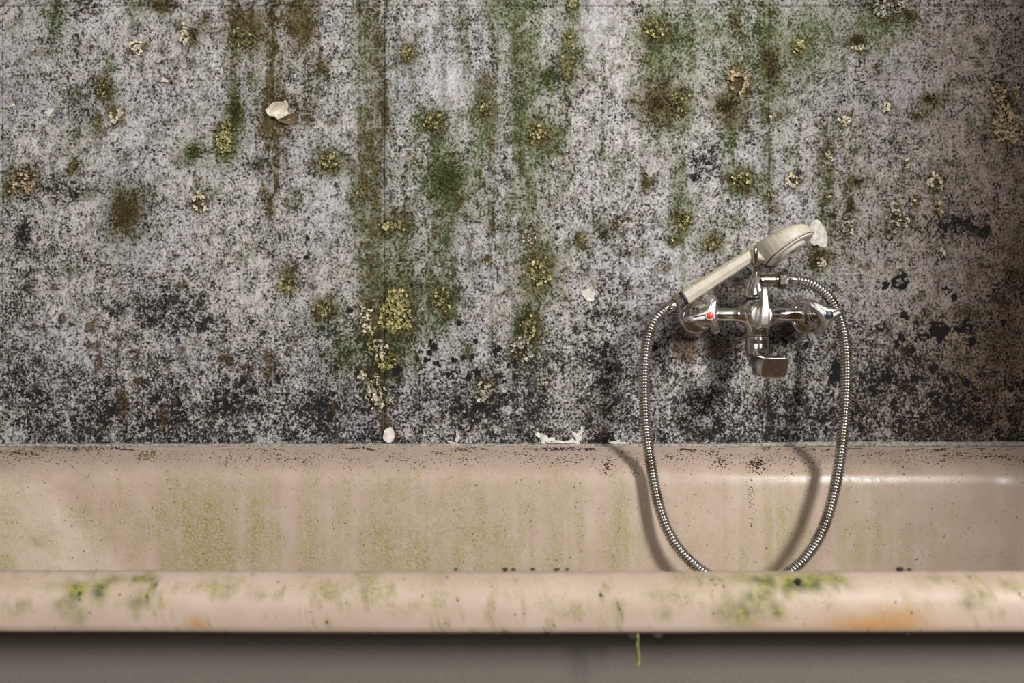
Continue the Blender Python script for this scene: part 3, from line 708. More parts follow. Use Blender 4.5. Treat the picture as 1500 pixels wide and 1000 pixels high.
ta, tb, tcc = tub_masks(co, oo); set_col(me, 'tub_c', tcc.astype(np.float32)); set_col(me, 'tub_a', ta.astype(np.float32)); set_col(me, 'tub_b', tb.astype(np.float32))
bm = bmesh.new(); bm.from_mesh(me); bmesh.ops.recalc_face_normals(bm, faces=bm.faces)
bm.normal_update(); cf = min(bm.faces, key=lambda q: q.calc_center_median().z)
if cf.normal.z < 0: bmesh.ops.reverse_faces(bm, faces=bm.faces)
bm.to_mesh(me); bm.free()
child(link('shell', me, M['enamel']), tub)
# side panel under the lip, bowed and leaning inwards
bm = bmesh.new(); NZ = 40; rows = []
for k in range(NZ+1):
    z = .5246*(1-k/NZ)
    y = TUB_Y0 + .052 - .010*(1-math.exp(-(.5246-z)/.03)) + .02*(k/NZ)
    rows.append([(x, y, z) for x in np.linspace(TUB_X0+.03, TUB_X1-.03, 60)])
vs = [[bm.verts.new(p) for p in r] for r in rows]; vb = [[bm.verts.new((p[0], p[1]+.004, p[2])) for p in r] for r in rows]
for k in range(NZ):
    for j in range(59):
        bm.faces.new((vs[k][j], vs[k+1][j], vs[k+1][j+1], vs[k][j+1])); bm.faces.new((vb[k][j], vb[k][j+1], vb[k+1][j+1], vb[k+1][j]))
child(from_bm('side_panel', bm, M['panel']), tub)

# sealant between bath and wall
bm = bmesh.new(); rngs = []
xs = np.linspace(-.80, .785, 500)
for x in xs:
    w = .0042 + .0016*float(fbm(np.array(x*60), np.array(.3), 501, 3)); w2 = w*(.25+.75*float(sstep(.25, .42, x)))
    rngs.append([Vector((x, .004, .5575)), Vector((x, -.0015-w*.75, .5572)), Vector((x, -.002-w*.55, .5592+w2*.25)), Vector((x, -.0018, .5600+w2*.75)), Vector((x, .004, .5600+w2*.8))])
loft(bm, rngs); struct(from_bm('trim_1', bm, M['putty']))

# ------------------------------------------------------------------ mixer tap
TX, TZ, TY = .3165, .7345, -.066         # body centre
HXL, HXR = .2446, .3914                  # valve axes, 147 mm apart
HZL = P(1040, 462, -.12).z; HZR = P(1214, 461, -.12).z
tap = thing('bath_mixer_tap', 'tarnished chrome bath mixer tap with two three-pointed knobs on the wall', 'tap', (TX, 0, TZ-.06))
def tp(name, bm, mat, smooth=True): return child(from_bm(name, bm, mat, smooth=smooth), tap)

bm = bmesh.new()                                        # cast body: bar, valve pots, centre barrel
bx = HXR-HXL
lathe(bm, (HXL, TY, TZ), (1, 0, 0), [(0, .0088), (.022, .0088), (.040, .0086), (.047, .0098), (.055, .0140), (.060, .0175), (bx-.060, .0175), (bx-.055, .0140), (bx-.047, .0098), (bx-.04, .0086), (bx-.022, .0088), (bx, .0088)], 36)
lathe(bm, (TX, TY, TZ-.0275), (0, 0, 1), [(0, .0146), (.004, .0146), (.010, .0152), (.018, .0165), (.028, .0172), (.036, .0160), (.044, .0128), (.048, .0122), (.0485, .0122)], 40)
lathe(bm, (TX, TY+.004, TZ), (0, -1, 0), [(0, .014), (.018, .0165), (.024, .0158), (.026, .0145)], 40)
for hx in (HXL, HXR):
    lathe(bm, (hx, TY+.034, TZ), (0, -1, 0), [(0, .0125), (.012, .0135), (.018, .0165), (.045, .0165), (.050, .0150), (.053, .0135)], 40)
me = remeshed(bm, .0011, 8)
child(link('body', me, M['chrome']), tap)
for hx in (HXL, HXR):                                    # wall rosettes and bonnets
    bm = bmesh.new(); lathe(bm, (hx, .001, TZ-.001), (0, -1, 0), [(0, .0300), (.002, .0303), (.005, .0300), (.010, .0280), (.020, .0250), (.032, .0232), (.036, .0228), (.038, .0215), (.039, .016)], 56); tp('wall_rosette', bm, M['chrome'])
    bm = bmesh.new(); lathe(bm, (hx, TY-.018, TZ), (0, -1, 0), [(0, .0125), (.004, .0140), (.010, .0140), (.016, .0130), (.022, .0105), (.030, .0095)], 40); tp('bonnet', bm, M['chrome'])
    bm = bmesh.new(); lathe(bm, (hx, TY+.030, TZ), (0, -1, 0), [(0, .017), (.001, .019), (.009, .019), (.010, .017)], 6, phase=.3); tp('union_nut', bm, M['chrome'], False)

def star_handle(hx, hz, angles, lens, dot):
    bm = bmesh.new(); yb = -.098; order = sorted(range(3), key=lambda i: angles[i]); out = []
    for j in range(3):                                       # concave edge from one blade tip to the next
        i0, i1 = order[j], order[(j+1) % 3]; a0, a1 = math.radians(angles[i0]), math.radians(angles[i1])
        if a1 < a0: a1 += 2*math.pi
        T0 = Vector((lens[i0]*math.cos(a0)-.0031*math.sin(a0), lens[i0]*math.sin(a0)+.0031*math.cos(a0)))
        T1 = Vector((lens[i1]*math.cos(a1)+.0031*math.sin(a1), lens[i1]*math.sin(a1)-.0031*math.cos(a1)))
        am = (a0+a1)/2; Mv = Vector((math.cos(am), math.sin(am)))*.0098; Cc = Mv*2-(T0+T1)/2; Cc = Mv + (Cc-Mv)*.9
        for q in range(40):
            t = q/39; out.append(T0*(1-t)**2 + Cc*2*t*(1-t) + T1*t*t)
    N = len(out); R = [p.length for p in out]; TH = [math.atan2(p.y, p.x) for p in out]
    rings = []
    # (scale of radius, y at hub, sweep at the tips)
    for sc, y0, bend in ((.30, yb+.002, 0), (.72, yb+.000, .006), (.93, yb-.004, .007), (1.0, yb-.010, .007), (1.0, yb-.0155, .006), (.975, yb-.0185, .006), (.90, yb-.0205, .0055), (.6, yb-.0215, .004), (.25, yb-.0218, .001)):
        ring = []
        for k in range(N):
            th = TH[k]; r = R[k]*sc; tip = max(0, (R[k]-.008)/.020)
            if sc <= .31: r = .0062 if sc > .26 else .004
            ring.append(Vector((hx+r*math.cos(th), y0 + bend*tip**1.3, hz+r*math.sin(th))))
        rings.append(ring)
    loft(bm, rings)
    h = tp('knob', bm, M['pitted'])
    yf = yb-.0222
    bm = bmesh.new(); lathe(bm, (hx, yf+.003, hz), (0, -1, 0), [(0, .0058), (.0028, .0058), (.0034, .0052), (.0034, .002)], 32); r_ = from_bm('dot_ring', bm, M['ivory'] if dot == 'red' else M['chrome']); r_.parent = h; 
    bm = bmesh.new(); lathe(bm, (hx, yf, hz), (0, -1, 0), [(0, .0042), (.0010, .0042), (.0015, .0034), (.0017, .001)], 32); d_ = from_bm('temperature_dot', bm, M[dot]); d_.parent = h
    r_['label'] = 'pale ring round the marker' if dot == 'red' else 'chrome ring round the marker'
    d_['label'] = dot + ' temperature marker dot'
star_handle(HXL, HZL, (73, 190, 299), (.0265, .0300, .0245), 'red')
star_handle(HXR, HZR, (142, 18, 252), (.0285, .0235, .0275), 'blue')

# bell-shaped diverter housing above the body, with side outlet to the hose
bm = bmesh.new()
zb = TZ + .0215
lathe(bm, (TX-.001, TY, zb), (0, 0, 1), [(0, .0132), (.0008, .0142), (.004, .0145), (.011, .0138), (.018, .0118), (.025, .0088), (.032, .0055), (.037, .0036), (.040, .0030), (.0415, .0026)], 44)
OZ = P(1125, 410.5, TY).z
lathe(bm, (TX+.001, TY, OZ), (1, 0, 0), [(0, .0082), (.010, .0082), (.0225, .0080)], 36)
me = remeshed(bm, .0009, 7); child(link('diverter_housing', me, M['chrome']), tap)
bm = bmesh.new(); lathe(bm, (TX-.001, TY, zb-.0022), (0, 0, 1), [(0, .0123), (.0022, .0123)], 40); tp('gasket', bm, M['rubber'])
bm = bmesh.new()
for q in range(3): lathe(bm, (TX+.0215+.0016*q, TY, OZ), (1, 0, 0), [(0, .0080), (.0004, .0090), (.0010, .0090), (.0014, .0080)], 36)
tp('outlet_thread', bm, M['chrome'])
# handset hook: two prongs of a fork
bm = bmesh.new(); hz0 = zb+.0405
for sgn in (-1, 1):
    pts = catmull([(TX-.001, TY, hz0-.006), (TX-.003, TY+sgn*.007, hz0-.003), (TX-.0060, TY+sgn*.0165, hz0+.003), (TX-.0066, TY+sgn*.0195, hz0+.014), (TX-.0066, TY+sgn*.0195, hz0+.0265)], 8)
    tube(bm, pts, lambda i, n: .0030 if i < n-3 else .0030*(1-.28*(i-(n-4))), 14)
tp('handset_hook', bm, M['chrome'])
# diverter disc and lever in front
bm = bmesh.new(); lathe(bm, (TX, TY-.019, TZ-.001), (0, -1, 0), [(0, .0142), (.005, .0145), (.0065, .0138), (.007, .0120), (.007, .002)], 44); tp('diverter_disc', bm, M['pitted'])
bm = bmesh.new(); rngs = []
for t in np.linspace(0, 1, 15):
    z = TZ-.017 + t*.0515; hw = (.0078-.0036*t)*(1 if t < .93 else .75); yy = TY-.024
    dp = .012*(1-.45*t)*(1 if .05 < t < .95 else .8); lean = .0025*t; yo = yy-.004*math.sin(math.pi*min(1, t*1.1))
    rngs.append([Vector((TX+lean+sx*hw, yo-dp*q, z)) for sx, q in ((-1, 0), (-1, .72), (-.62, 1), (.62, 1), (1, .72), (1, 0))])
loft(bm, rngs); lv = tp('diverter_lever', bm, M['pitted'], False)
bv = lv.modifiers.new('bevel', 'BEVEL'); bv.width = .0009; bv.segments = 2
# spout
bm = bmesh.new(); lathe(bm, (TX, TY, TZ-.0300), (0, 0, 1), [(0, .0148), (.0004, .0152), (.0012, .0152), (.0016, .0146)], 40); tp('spout_collar', bm, M['chrome'])
bm = bmesh.new(); rngs = []
zs0 = TZ-.0302; cen = catmull([(TX, TY, zs0), (TX, TY, zs0-.010), (TX, TY-.003, zs0-.0215), (TX, TY-.017, zs0-.031), (TX, TY-.036, zs0-.0345), (TX, TY-.058, zs0-.0350), (TX, TY-.082, zs0-.0365)], 8)
NS = len(cen)
for i, p in enumerate(cen):
    t = (cen[min(i+1, NS-1)]-cen[max(i-1, 0)]).normalized(); side = Vector((1, 0, 0)); upv = t.cross(side).normalized()
    q = i/(NS-1); sq = min(1, max(0, (q-.40)/.45)); e = 2+5*sq
    w = .0148*(1-sq)+.0163*sq - .0030*math.exp(-((q-.5)/.13)**2); h = .0148*(1-sq)+.0130*sq - .0030*math.exp(-((q-.55)/.15)**2)
    ring = []
    for k in range(48):
        a = 2*math.pi*k/48; ca, sa = math.cos(a), math.sin(a)
        ring.append(p + side*w*math.copysign(abs(ca)**(2/e), ca)*(1-.10*sq*(sa < 0)*abs(sa)) + upv*h*math.copysign(abs(sa)**(2/e), sa))
    rngs.append(ring)
ezc = cen[-1].z
for rr_, am_ in ((-1, .45), (-2, .25), (-3, .1)): rngs[rr_] = [p + Vector((0, (ezc - p.z)*am_, 0)) for p in rngs[rr_]]
end = rngs[-1]; ec = sum(end, Vector())/48
for s, dy in ((.97, -.0012), (.90, -.0018), (.5, -.0021), (.1, -.0022)): rngs.append([ec+(p-ec)*s+Vector((0, dy, 0)) for p in end])
loft(bm, rngs); tp('spout', bm, M['chrome'])

# ------------------------------------------------------------------ handset
HY = -.072; SCL = (CAM_D+HY)/F
O0 = P(1002.5, 436, HY); ang = math.radians(32.5); phi = math.radians(14.5)
A_ = Vector((math.cos(ang), 0, math.sin(ang))); Pp = Vector((math.sin(ang), 0, -math.cos(ang)))
Nn = (Pp*math.cos(phi) + Vector((0, -1, 0))*math.sin(phi)).normalized(); Bb = A_.cross(Nn).normalized()
hand = thing('shower_handset', 'yellowed white plastic shower handset with green algae, resting on the chrome hook', 'shower head', O0)
def HP(s, t, b): return O0 + (A_*s - Nn*t + Bb*b)*SCL       # s along the handle, t away from the spray face, b across (photo px)
bm = bmesh.new(); rngs = []
S_ = [0, .6, 2, 30, 60, 90, 108, 114, 119, 123, 126.5, 129, 133, 139, 146, 155, 165, 175, 184, 191, 197, 201.5, 204.5, 206.5, 207.3]
TOP = [10.2, 11.2, 11.6, 11, 10.4, 10.0, 9.8, 9.8, 9.8, 9.7, 9.6, 9.4, 9.1, 8.7, 8.2, 7.4, 6.2, 4.6, 2.6, .2, -3.2, -7.5, -11.5, -16, -19]
BOT = [-10.2, -11.2, -11.6, -11, -10.4, -10.1, -10, -10.8, -13, -17, -21.5, -23, -23.3, -23.3, -23.3, -23.3, -23.3, -23.3, -23.3, -23.3, -23.3, -23.3, -23.3, -23.3, -23.0]
for s, tt, bb in zip(S_, TOP, BOT):
    hw = 11.5 if s > 1 else 10.5
    head = max(0, 40.5**2-(s-167)**2)**.5 if 126.4 <= s <= 207.6 else 0
    k = min(1, max(0, (s-104)/24)); 
    if s > 104: hw = max(hw*(1-k)+ max(head, 9)*k, head if s > 128 else 0)
    m = (tt+bb)/2; h = (tt-bb)/2; ring = []
    for j in range(48):
        a = 2*math.pi*j/48; ca, sa = math.cos(a), math.sin(a)
        # octagon handle blending into a domed round head with a flat underside
        oc = 1/max(abs(math.cos(((a+math.pi/8) % (math.pi/4))-math.pi/8)), .5)
        ox, oy = hw*ca*oc*.96, h*sa*oc*.96
        e = 2.3 if sa > 0 else 7
        rx, ry = hw*math.copysign(abs(ca)**(2/2.6 if sa > 0 else 2/7), ca), h*math.copysign(abs(sa)**(2/e), sa)
        ring.append(HP(s, m + oy*(1-k)+ry*k, ox*(1-k)+rx*k))
    rngs.append(ring)
# finer rings along the handle so the algae mask has points to sit on
fine_r = []
for i in range(len(rngs)-1):
    nsub = 14 if S_[i+1]-S_[i] > 15 else (5 if S_[i+1]-S_[i] > 4 else 2)
    for q in range(nsub): fine_r.append([a.lerp(b, q/nsub) for a, b in zip(rngs[i], rngs[i+1])])
fine_r.append(rngs[-1])
loft(bm, fine_r)
hb = from_bm('handle_and_head', bm, M['plastic'])
cv = np.array([v.co for v in hb.data.vertices]); rel = cv - np.array(O0)
s_ = rel @ np.array(A_)/SCL; t_ = -(rel @ np.array(Nn))/SCL; b_ = rel @ np.array(Bb)/SCL
al = .12 + .95*sstep(4, 9.5, t_)*sstep(-6, 14, b_*-1+8)*.5 + .9*sstep(175, 200, s_)*sstep(-12, 2, t_) + .35*sstep(112, 150, s_)*sstep(-16, 4, t_)
al = np.clip(al*np.clip(.4+1.1*fbm(s_/12, b_/8, 611, 3), 0, 1.3), 0, 1.1)
hb.data.set_sharp_from_angle(angle=math.radians(24)); set_col(hb.data, 'algae', np.stack([al, al*0, al*0], -1).astype(np.float32)); child(hb, hand)
hc = HP(167, -23.2, 0)
def disc(name, prof, mat, seg=64):
    bm = bmesh.new(); a, b, c = Nn, A_, Bb; rg = []
    for s, r in prof: rg.append([hc + a*s*SCL + (b*math.cos(2*math.pi*k/seg)+c*math.sin(2*math.pi*k/seg))*r*SCL for k in range(seg)])
    loft(bm, rg); return child(from_bm(name, bm, mat), hand)
disc('groove', [(-.5, 40.2), (.4, 40.2), (.4, 38)], M['dirt'])
fp = disc('spray_face', [(-.5, 39.0), (1.0, 39.2), (2.2, 38.2), (2.8, 35), (2.6, 26), (2.2, 24), (2.2, 2)], M['face'])
sd = disc('spray_disc', [(1.8, 23.4), (3.0, 23.2), (5.2, 22.4), (6.4, 20.8), (6.6, 17), (6.0, 10), (5.6, 6), (5.6, 1)], M['face'])
disc('spray_hole', [(5.2, 4.2), (5.9, 4.2), (6.0, 3.6), (6.0, .5)], M['rubber'], 24)
bm = bmesh.new(); lathe(bm, HP(.5, 0, 0), -A_, [(0, .0092), (.0030, .0096), (.0036, .0090)], 32); child(from_bm('end_seal', bm, M['rubber']), hand)

# ------------------------------------------------------------------ hose
hs = HP(-3.6, 0, 0)
hose = thing('shower_hose', 'ribbed chrome shower hose hanging in a loop into the bathtub', 'hose', P(1095, 868, -.15))
bm = bmesh.new(); lathe(bm, hs, -A_, [(0, .0088), (.0012, .0100), (.0098, .0100), (.0110, .0090)], 6, phase=.55); child(from_bm('hex_nut', bm, M['chrome'], smooth=False), hose)
bm = bmesh.new(); lathe(bm, hs - A_*.0105, -A_, [(0, .0070), (.001, .0076), (.013, .0074), (.0155, .0070)], 32); child(from_bm('ferrule', bm, M['chrome']), hose)
h1 = hs - A_*.024
o1 = Vector((TX+.0268, TY, OZ))
bm = bmesh.new(); lathe(bm, o1, (1, 0, 0), [(0, .0100), (.0012, .0113), (.0090, .0113), (.0102, .0102)], 6, phase=.52); child(from_bm('hex_nut', bm, M['chrome'], smooth=False), hose)
bm = bmesh.new(); lathe(bm, o1+Vector((.0098, 0, 0)), (1, 0, 0), [(0, .0072), (.0010, .0078), (.0125, .0078), (.0145, .0074)], 32); child(from_bm('ferrule', bm, M['chrome']), hose)
h2 = o1 + Vector((.0225, 0, 0))
path = [h1, h1 - A_*.004] + [P(*q) for q in [(961,466,-.073),(952,484,-.074),(946.5,510,-.076),(944,545,-.079),(944,585,-.083),(946,625,-.088),(951,665,-.094),(957.5,705,-.100),(966,742,-.107),(979,778,-.116),(1001,811,-.126),
        (1036,840,-.135),(1082,857,-.140),(1126,852,-.142),(1163,832,-.141),(1190,803,-.137),(1208,768,-.131),(1220,728,-.124),(1229,682,-.116),(1235,632,-.107),(1239,580,-.098),(1240,535,-.090),(1237,497,-.083),(1229,464,-.077),(1214,435,-.072),(1192,417,-.069)]] + [h2+Vector((.006, 0, 0)), h2]
cl = resample(catmull(path, 14), .00066)
RIB = [.0060, .0071, .0075, .0075, .0071, .0060]
bm = bmesh.new(); tube(bm, cl, lambda i, n: RIB[i % 6], 18)
ht = child(from_bm('ribbed_tube', bm, M['hose']), hose)
gi = (np.arange(len(ht.data.vertices))//18) % 6; gv = np.where((gi == 0) | (gi == 5), 1.0, 0.0); set_col(ht.data, 'groove', np.stack([gv]*3, -1).astype(np.float32))

# ------------------------------------------------------------------ lichens and mosses
def lichen(u0, v0, ru, rv, kind, style, seed):
    rng = random.Random(seed)
    base = {'cream': 2.1, 'yellow': 2.1, 'olive': 1.9, 'green': 1.4, 'brown': 1.5, 'tan': 2.3, 'grey': 2.2}[kind]
    lob = min(base, max(1.3, min(ru, rv)*.42))
    area = math.pi*ru*rv
    dens = {'p': 1.25, 'r': 1.3, 's': .85}[style]*(.75 if kind in ('green', 'brown') else 1)
    if style == 'r': area *= .72
    nl = max(6, int(dens*area/(math.pi*lob*lob*.62)))
    ph = [rng.uniform(0, 6.28) for _ in range(4)]
    verts = []; faces = []; tones = []
    hgt = {'cream': 2.6, 'yellow': 2.8, 'olive': 2.4, 'green': 1.9, 'brown': 1.4, 'tan': 3.0, 'grey': 2.4}[kind]*min(1, .45+min(ru, rv)/26)
    clumps = [(rng.uniform(-.7, .7), rng.uniform(-.7, .7)) for _ in range(5)]
    c0 = P(u0, v0, 0)
    made = tries = 0
    while made < nl and tries < nl*12:
        tries += 1
        a = rng.uniform(0, 2*math.pi); q = rng.random()**.5
        if kind in ('green', 'brown'): q = min(1.15, abs(rng.gauss(0, .62)))
        if style == 'r': q = rng.uniform(.55, 1.0)
        edge = 1 + .16*math.sin(2*a+ph[0]) + .13*math.sin(3*a+ph[1]) + .10*math.sin(5*a+ph[2])
        x, y = q*math.cos(a)*edge, q*math.sin(a)*edge
        if style == 's':
            near = min((x-cx)**2+(y-cy)**2 for cx, cy in clumps)
            if near > .16 and rng.random() < .62: continue
        if style == 'r' and math.sin(a+ph[3]) > .55 and rng.random() < .8: continue
        made += 1
        r = lob*rng.uniform(.55, 1.25); m = rng.choice((7, 8, 9))
        px, pz = x*ru*PX, -y*rv*PX; lift = hgt*PX*(rng.uniform(.5, 1.2)*(1-.45*q*q) + .35)
        tx, tz = rng.uniform(-.5, .5), rng.uniform(-.5, .5); st = rng.uniform(0, 6.28); i0 = len(verts)
        tone = min(1, max(0, rng.gauss(.80, .16) if rng.random() < {'cream': .75, 'yellow': .42, 'olive': .35, 'green': .3, 'brown': .3, 'tan': .6, 'grey': .6}[kind] else rng.gauss(.22, .14))); under = 0.0
        if style == 's' and rng.random() < .45: under = rng.uniform(.4, 1.0)
        elif rng.random() < .18: under = rng.uniform(.2, .9)
        rr = [r*rng.uniform(.38, 1.45) for _ in range(m)]
        for k in range(m):       # foot on the wall
            b = st+2*math.pi*k/m; verts.append((c0.x+px+rr[k]*.55*PX*math.cos(b), .0012, c0.z+pz+rr[k]*.55*PX*math.sin(b))); tones.append((tone*.25, max(under, .55)))
        for k in range(m):       # curled edge
            b = st+2*math.pi*k/m; cx, cz = rr[k]*math.cos(b), rr[k]*math.sin(b)
            verts.append((c0.x+px+cx*PX, -lift-(tx*cx+tz*cz)*PX-rng.uniform(0, .9)*PX, c0.z+pz+cz*PX)); tones.append((min(1, tone+.15), under))
        verts.append((c0.x+px, -lift+.55*PX, c0.z+pz)); tones.append((tone*.7, under))
        for k in range(m):
            k2 = (k+1) % m
            faces.append((i0+k, i0+k2, i0+m+k2, i0+m+k)); faces.append((i0+m+k, i0+m+k2, i0+2*m))
    me = bpy.data.meshes.new('lichen'); me.from_pydata(verts, [], faces); me.update()
    t = np.zeros((len(verts), 3), dtype=np.float32); t[:, :2] = tones; set_col(me, 'tone', t)
    return me

NEAR = {
 (201,69): 'small cream lichen rosette beside the upright cream lichen', (1132,172): 'small cream lichen speck on the right-hand panel joint below the tall brown moss',
 (1300,157): 'small cream lichen beside the cream heart-shaped lichen', (1328,240): 'slim cream lichen speck left of the tall cream ring', (1211,288): 'tiny cream lichen under the tall cream lichen with an olive tail',
 (1337,293): 'tiny cream lichen above the wide pale grey crinkled lichen', (531,550): 'small cream lichen button left of the lichen column', (572,586): 'tiny cream lichen at the foot of the lichen column', (22,155): 'tiny cream lichen speck left of a white chip',
 (143,178): 'small olive lichen tuft left of the cream ring with dark centre', (107,243): 'small olive lichen tuft above the large flat moss patch', (838,6): 'small olive lichen tuft above the long upright pair', (851,350): 'small olive lichen tuft right of the cream curl', (530,280): 'small olive lichen tuft on the middle green streak',
 (284,222): 'round dark green moss tuft left of the pale yellow cluster', (800,113): 'small green moss tuft left of the long upright lichen pair', (816,197): 'upper tiny green tuft beside the round yellow-green lichen', (815,215): 'lower tiny green tuft beside the round yellow-green lichen', (515,295): 'tiny green moss tuft left of the middle green streak',
 (13,275): 'brown moss tuft between the left panel joint and a brown and cream clump', (283,52): 'brown moss beside the upright cream lichen', (1332,22): 'dark brown moss right beside the large pale crinkled lichen', (944,266): 'small upright brown moss by itself left of a black etched patch',
 (1362,145): 'brown moss smear just above a small tan lichen', (1255,266): 'low wide brown moss smear beside the tall cream lichen with an olive tail', (1244,300): 'upright brown moss tuft over the pale grey lichen by the bare patch',
 (1345,168): 'small tan lichen just below a brown moss smear', (1489,134): 'slim tan lichen speck beside the tan lichen above the largest crust', (1376,309): 'slim tan lichen below the tall cream ring',
 (986,352): 'tiny yellow lichen beneath the yellow-green lichen above the handset', (1128,283): 'tiny yellow lichen on the right-hand panel joint', (716,382): 'tiny yellow lichen on the long green drip stain'}
for i, (u0, v0, ru, rv, kind, st, lb) in enumerate(LICHEN):
    lb = lb or NEAR.get((u0, v0))
    moss = kind in ('green', 'brown')
    o = link('moss_patch' if moss else 'lichen_patch', lichen(u0, v0, ru, rv, kind, st, 1000+i), M[kind], smooth=False)
    if lb: tag(o, lb, 'moss' if moss else 'lichen', 'lichens and mosses growing on the wall')
    else:
        l, g = SMALL.get(kind, ('small %s lichen speck on the brownish plaster' % kind, 'small %s lichen specks on the wall' % kind))
        tag(o, l, 'moss' if moss else 'lichen', g)

# ------------------------------------------------------------------ bare chips, flakes, crumbs
def flake(name, u0, v0, ru, rv, mat, seed, thick=.0012, curl=0.0, y0=-.0006, rot=0.0, notch=.25, holes=None):
    rng = random.Random(seed); m = 26; ph = [rng.uniform(0, 6.28) for _ in range(4)]; c = P(u0, v0, 0)
    out = []
    for k in range(m):
        a = 2*math.pi*k/m
        r = 1 + notch*(.5*math.sin(2*a+ph[0]) + .4*math.sin(3*a+ph[1]) + .35*math.sin(5*a+ph[2]) + rng.uniform(-.35, .35))
        out.append((r*math.cos(a+rot)*ru*PX, r*math.sin(a+rot)*rv*PX, a))
    bm = bmesh.new(); rg = []
    for (sc, yy) in ((1.0, .0020), (1.02, y0-thick*.3), (.96, y0-thick), (.6, y0-thick*1.05), (.2, y0-thick)):
        rg.append([Vector((c.x+x*sc, yy-(curl*sc*sc*(.5+.5*math.sin(a+ph[3])) if yy < 0 else 0)+rng.uniform(-.0001, .0001), c.z+z*sc)) for x, z, a in out])
    loft(bm, rg); return from_bm(name, bm, mat, smooth=False)
tag(flake('plaster_chip', 1197, 343, 14, 20, M['chip'], 11, .0005, notch=.24), 'bare white plaster patch at the tip of the shower handset', 'plaster')
pf = flake('paint_flake', 411, 163, 13, 15, M['peel'], 13, .0014, curl=.010, notch=.45); tag(pf, 'cream peeling paint flake curling off the wall on a brown stain', 'paint flake')
tag(flake('paint_flake', 425, 176, 11, 8, M['tan'], 14, .0010, curl=.006, notch=.4), 'small brown paint flake hanging under the cream peeling flake', 'paint flake')  # brown plate standing for the shadow of the peeling flake
tag(flake('plaster_chip', 73, 165, 5, 5, M['chip'], 15, .002, notch=.5), 'tiny white chip alone on the grey-lilac plaster', 'plaster')
tag(flake('plaster_chip', 242, 118, 4, 4, M['chip'], 16, .002, notch=.5), 'tiny white chip above a faint pink stain', 'plaster')
tag(flake('lichen_disc', 862, 432, 9, 9, M['chip'], 17, .0016, notch=.22), 'round white crust by itself left of the shower hose', 'lichen')
tag(flake('plaster_chip', 570, 637, 8, 12, M['chip'], 18, .0030, notch=.12), 'white plaster lump in the middle joint above the bath rim', 'plaster')
for q, (u0, v0, ru, rv) in enumerate([(793,640,5,8),(801,643,7,6),(846,642,6,9),(851,632,3,6),(839,646,7,3),(905,648,10,4),(670,641,3,5),(822,647,14,2.5),(662,648,6,2)]):
    tag(flake('plaster_flake', u0, v0, ru, rv, M['chip'], 40+q, .0012, notch=.7), 'small white plaster flake clinging just above the bath rim', 'plaster', 'white plaster flakes above the bath rim')

def crumb(name, p, r, mat, seed, flat=.6):
    rng = random.Random(seed); bm = bmesh.new(); bmesh.ops.create_icosphere(bm, subdivisions=1, radius=1)
    for v in bm.verts:
        v.co *= rng.uniform(.65, 1.3); v.co = Vector((v.co.x*r[0], v.co.y*r[1], v.co.z*r[2]))
        v.co += Vector(p)
    return from_bm(name, bm, mat, smooth=False)
# crust on the back rim
cc = P(215, 673, -.045); verts = []
bm = bmesh.new(); rng = random.Random(5)
for q in range(26):
    a, r = rng.uniform(0, 6.28), rng.random()**.5
    b2 = bmesh.ops.create_icosphere(bm, subdivisions=1, radius=1)['verts']; s = rng.uniform(.0016, .0032)
    yy = cc.y + r*math.sin(a)*.010
    zz = .5490-(abs(yy)-.0435)*.45
    for v in b2: v.co = v.co*s*rng.uniform(.7, 1.2)+Vector((cc.x+r*math.cos(a)*.012, yy, zz+.0012))
me_c = from_bm('lichen_crust', bm, M['tan'], smooth=False); tn = np.random.RandomState(3).rand(len(me_c.data.vertices), 3).astype(np.float32); tn[:, 1] *= .9; set_col(me_c.data, 'tone', tn)
tag(me_c, 'brown and cream lichen crust sitting on the back rim of the bath', 'lichen')
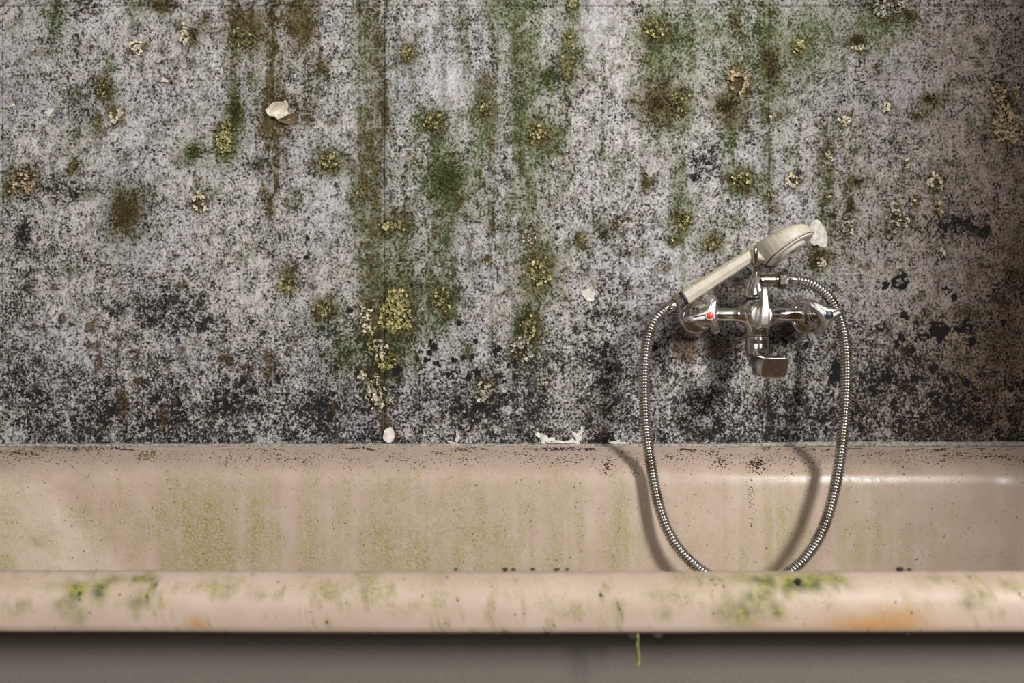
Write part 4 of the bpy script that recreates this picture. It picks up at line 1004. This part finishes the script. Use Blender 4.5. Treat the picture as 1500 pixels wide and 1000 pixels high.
# dark crumbs along the crest of the near lip and the back rim
for q, (uu, r) in enumerate([(740, .0016), (752, .0014), (780, .0013), (815, .0016), (830, .0010), (1318, .0018), (1330, .0012), (668, .0010)]):
    p = ((uu-750)*.583/F, TUB_Y0+.0165, .5600)
    tag(crumb('dirt_crumb', p, (r*1.5, r, r*.8), M['dirt'], 70+q), 'black dirt crumb on the crest of the near bath rim', 'dirt', 'dirt crumbs on the near bath rim')
p = ((1169-750)*.572/F, TUB_Y0+.006, .5545); tag(crumb('seed_husk', p, (.0020, .0014, .0034), M['dirt'], 91), 'dark seed husk lying on bright green moss on the near rim', 'seed')
bm = bmesh.new(); rng = random.Random(8)
for q in range(260):
    x = rng.uniform(-.66, .70); f_ = float(fbm(np.array(x*18.), np.array(2.), 711, 3))
    if f_ < .46 and rng.random() < .85: continue
    b2 = bmesh.ops.create_icosphere(bm, subdivisions=1, radius=1)['verts']; s = rng.uniform(.0006, .0016)
    yy = -.0225-rng.gauss(0, .0025)
    for v in b2: v.co = Vector((v.co.x*s*rng.uniform(1, 2.4), v.co.y*s, v.co.z*s*.7))+Vector((x, yy, .5566))
g = from_bm('grit', bm, M['dirt'], smooth=False); g['kind'] = 'stuff'; tag(g, 'black grit lodged in the seam along the back rim of the bath', 'grit')
# drips and a strand of algae under the near lip
for q, (uu, w, l) in enumerate([(924, .0032, .0056), (962, .0036, .0048), (1328, .0024, .0022), (541, .0026, .0020)]):
    x = (uu-750)*.570/F
    bm = bmesh.new(); lathe(bm, (x, TUB_Y0+.0050, .5256), (0, 0, -1), [(0, w), (l*.5, w*.95), (l*.85, w*.7), (l, w*.25)], 14)
    tag(from_bm('slime_drop', bm, M['grub']), ('longer dark slime drop close to the green algae strand', 'rounder dark slime drop a little further from the green algae strand', 'small slime drop under the wide orange rust stain', 'shallow dark slime drop under a clean pale stretch of the bath lip')[q], 'slime', 'slime drops under the near bath lip')
x0 = (934.5-750)*.570/F; rng = random.Random(4)
pts = [Vector((x0+rng.uniform(-.0005, .0005), TUB_Y0+.004, .5256-.0205*k/9)) for k in range(10)]
bm = bmesh.new(); tube(bm, catmull(pts, 4), lambda i, n: .0006+.00045*abs(math.sin(i*1.3)), 8)
tag(from_bm('algae_strand', bm, M['algae']), 'thin bright green algae strand dangling under the near bath lip', 'algae')
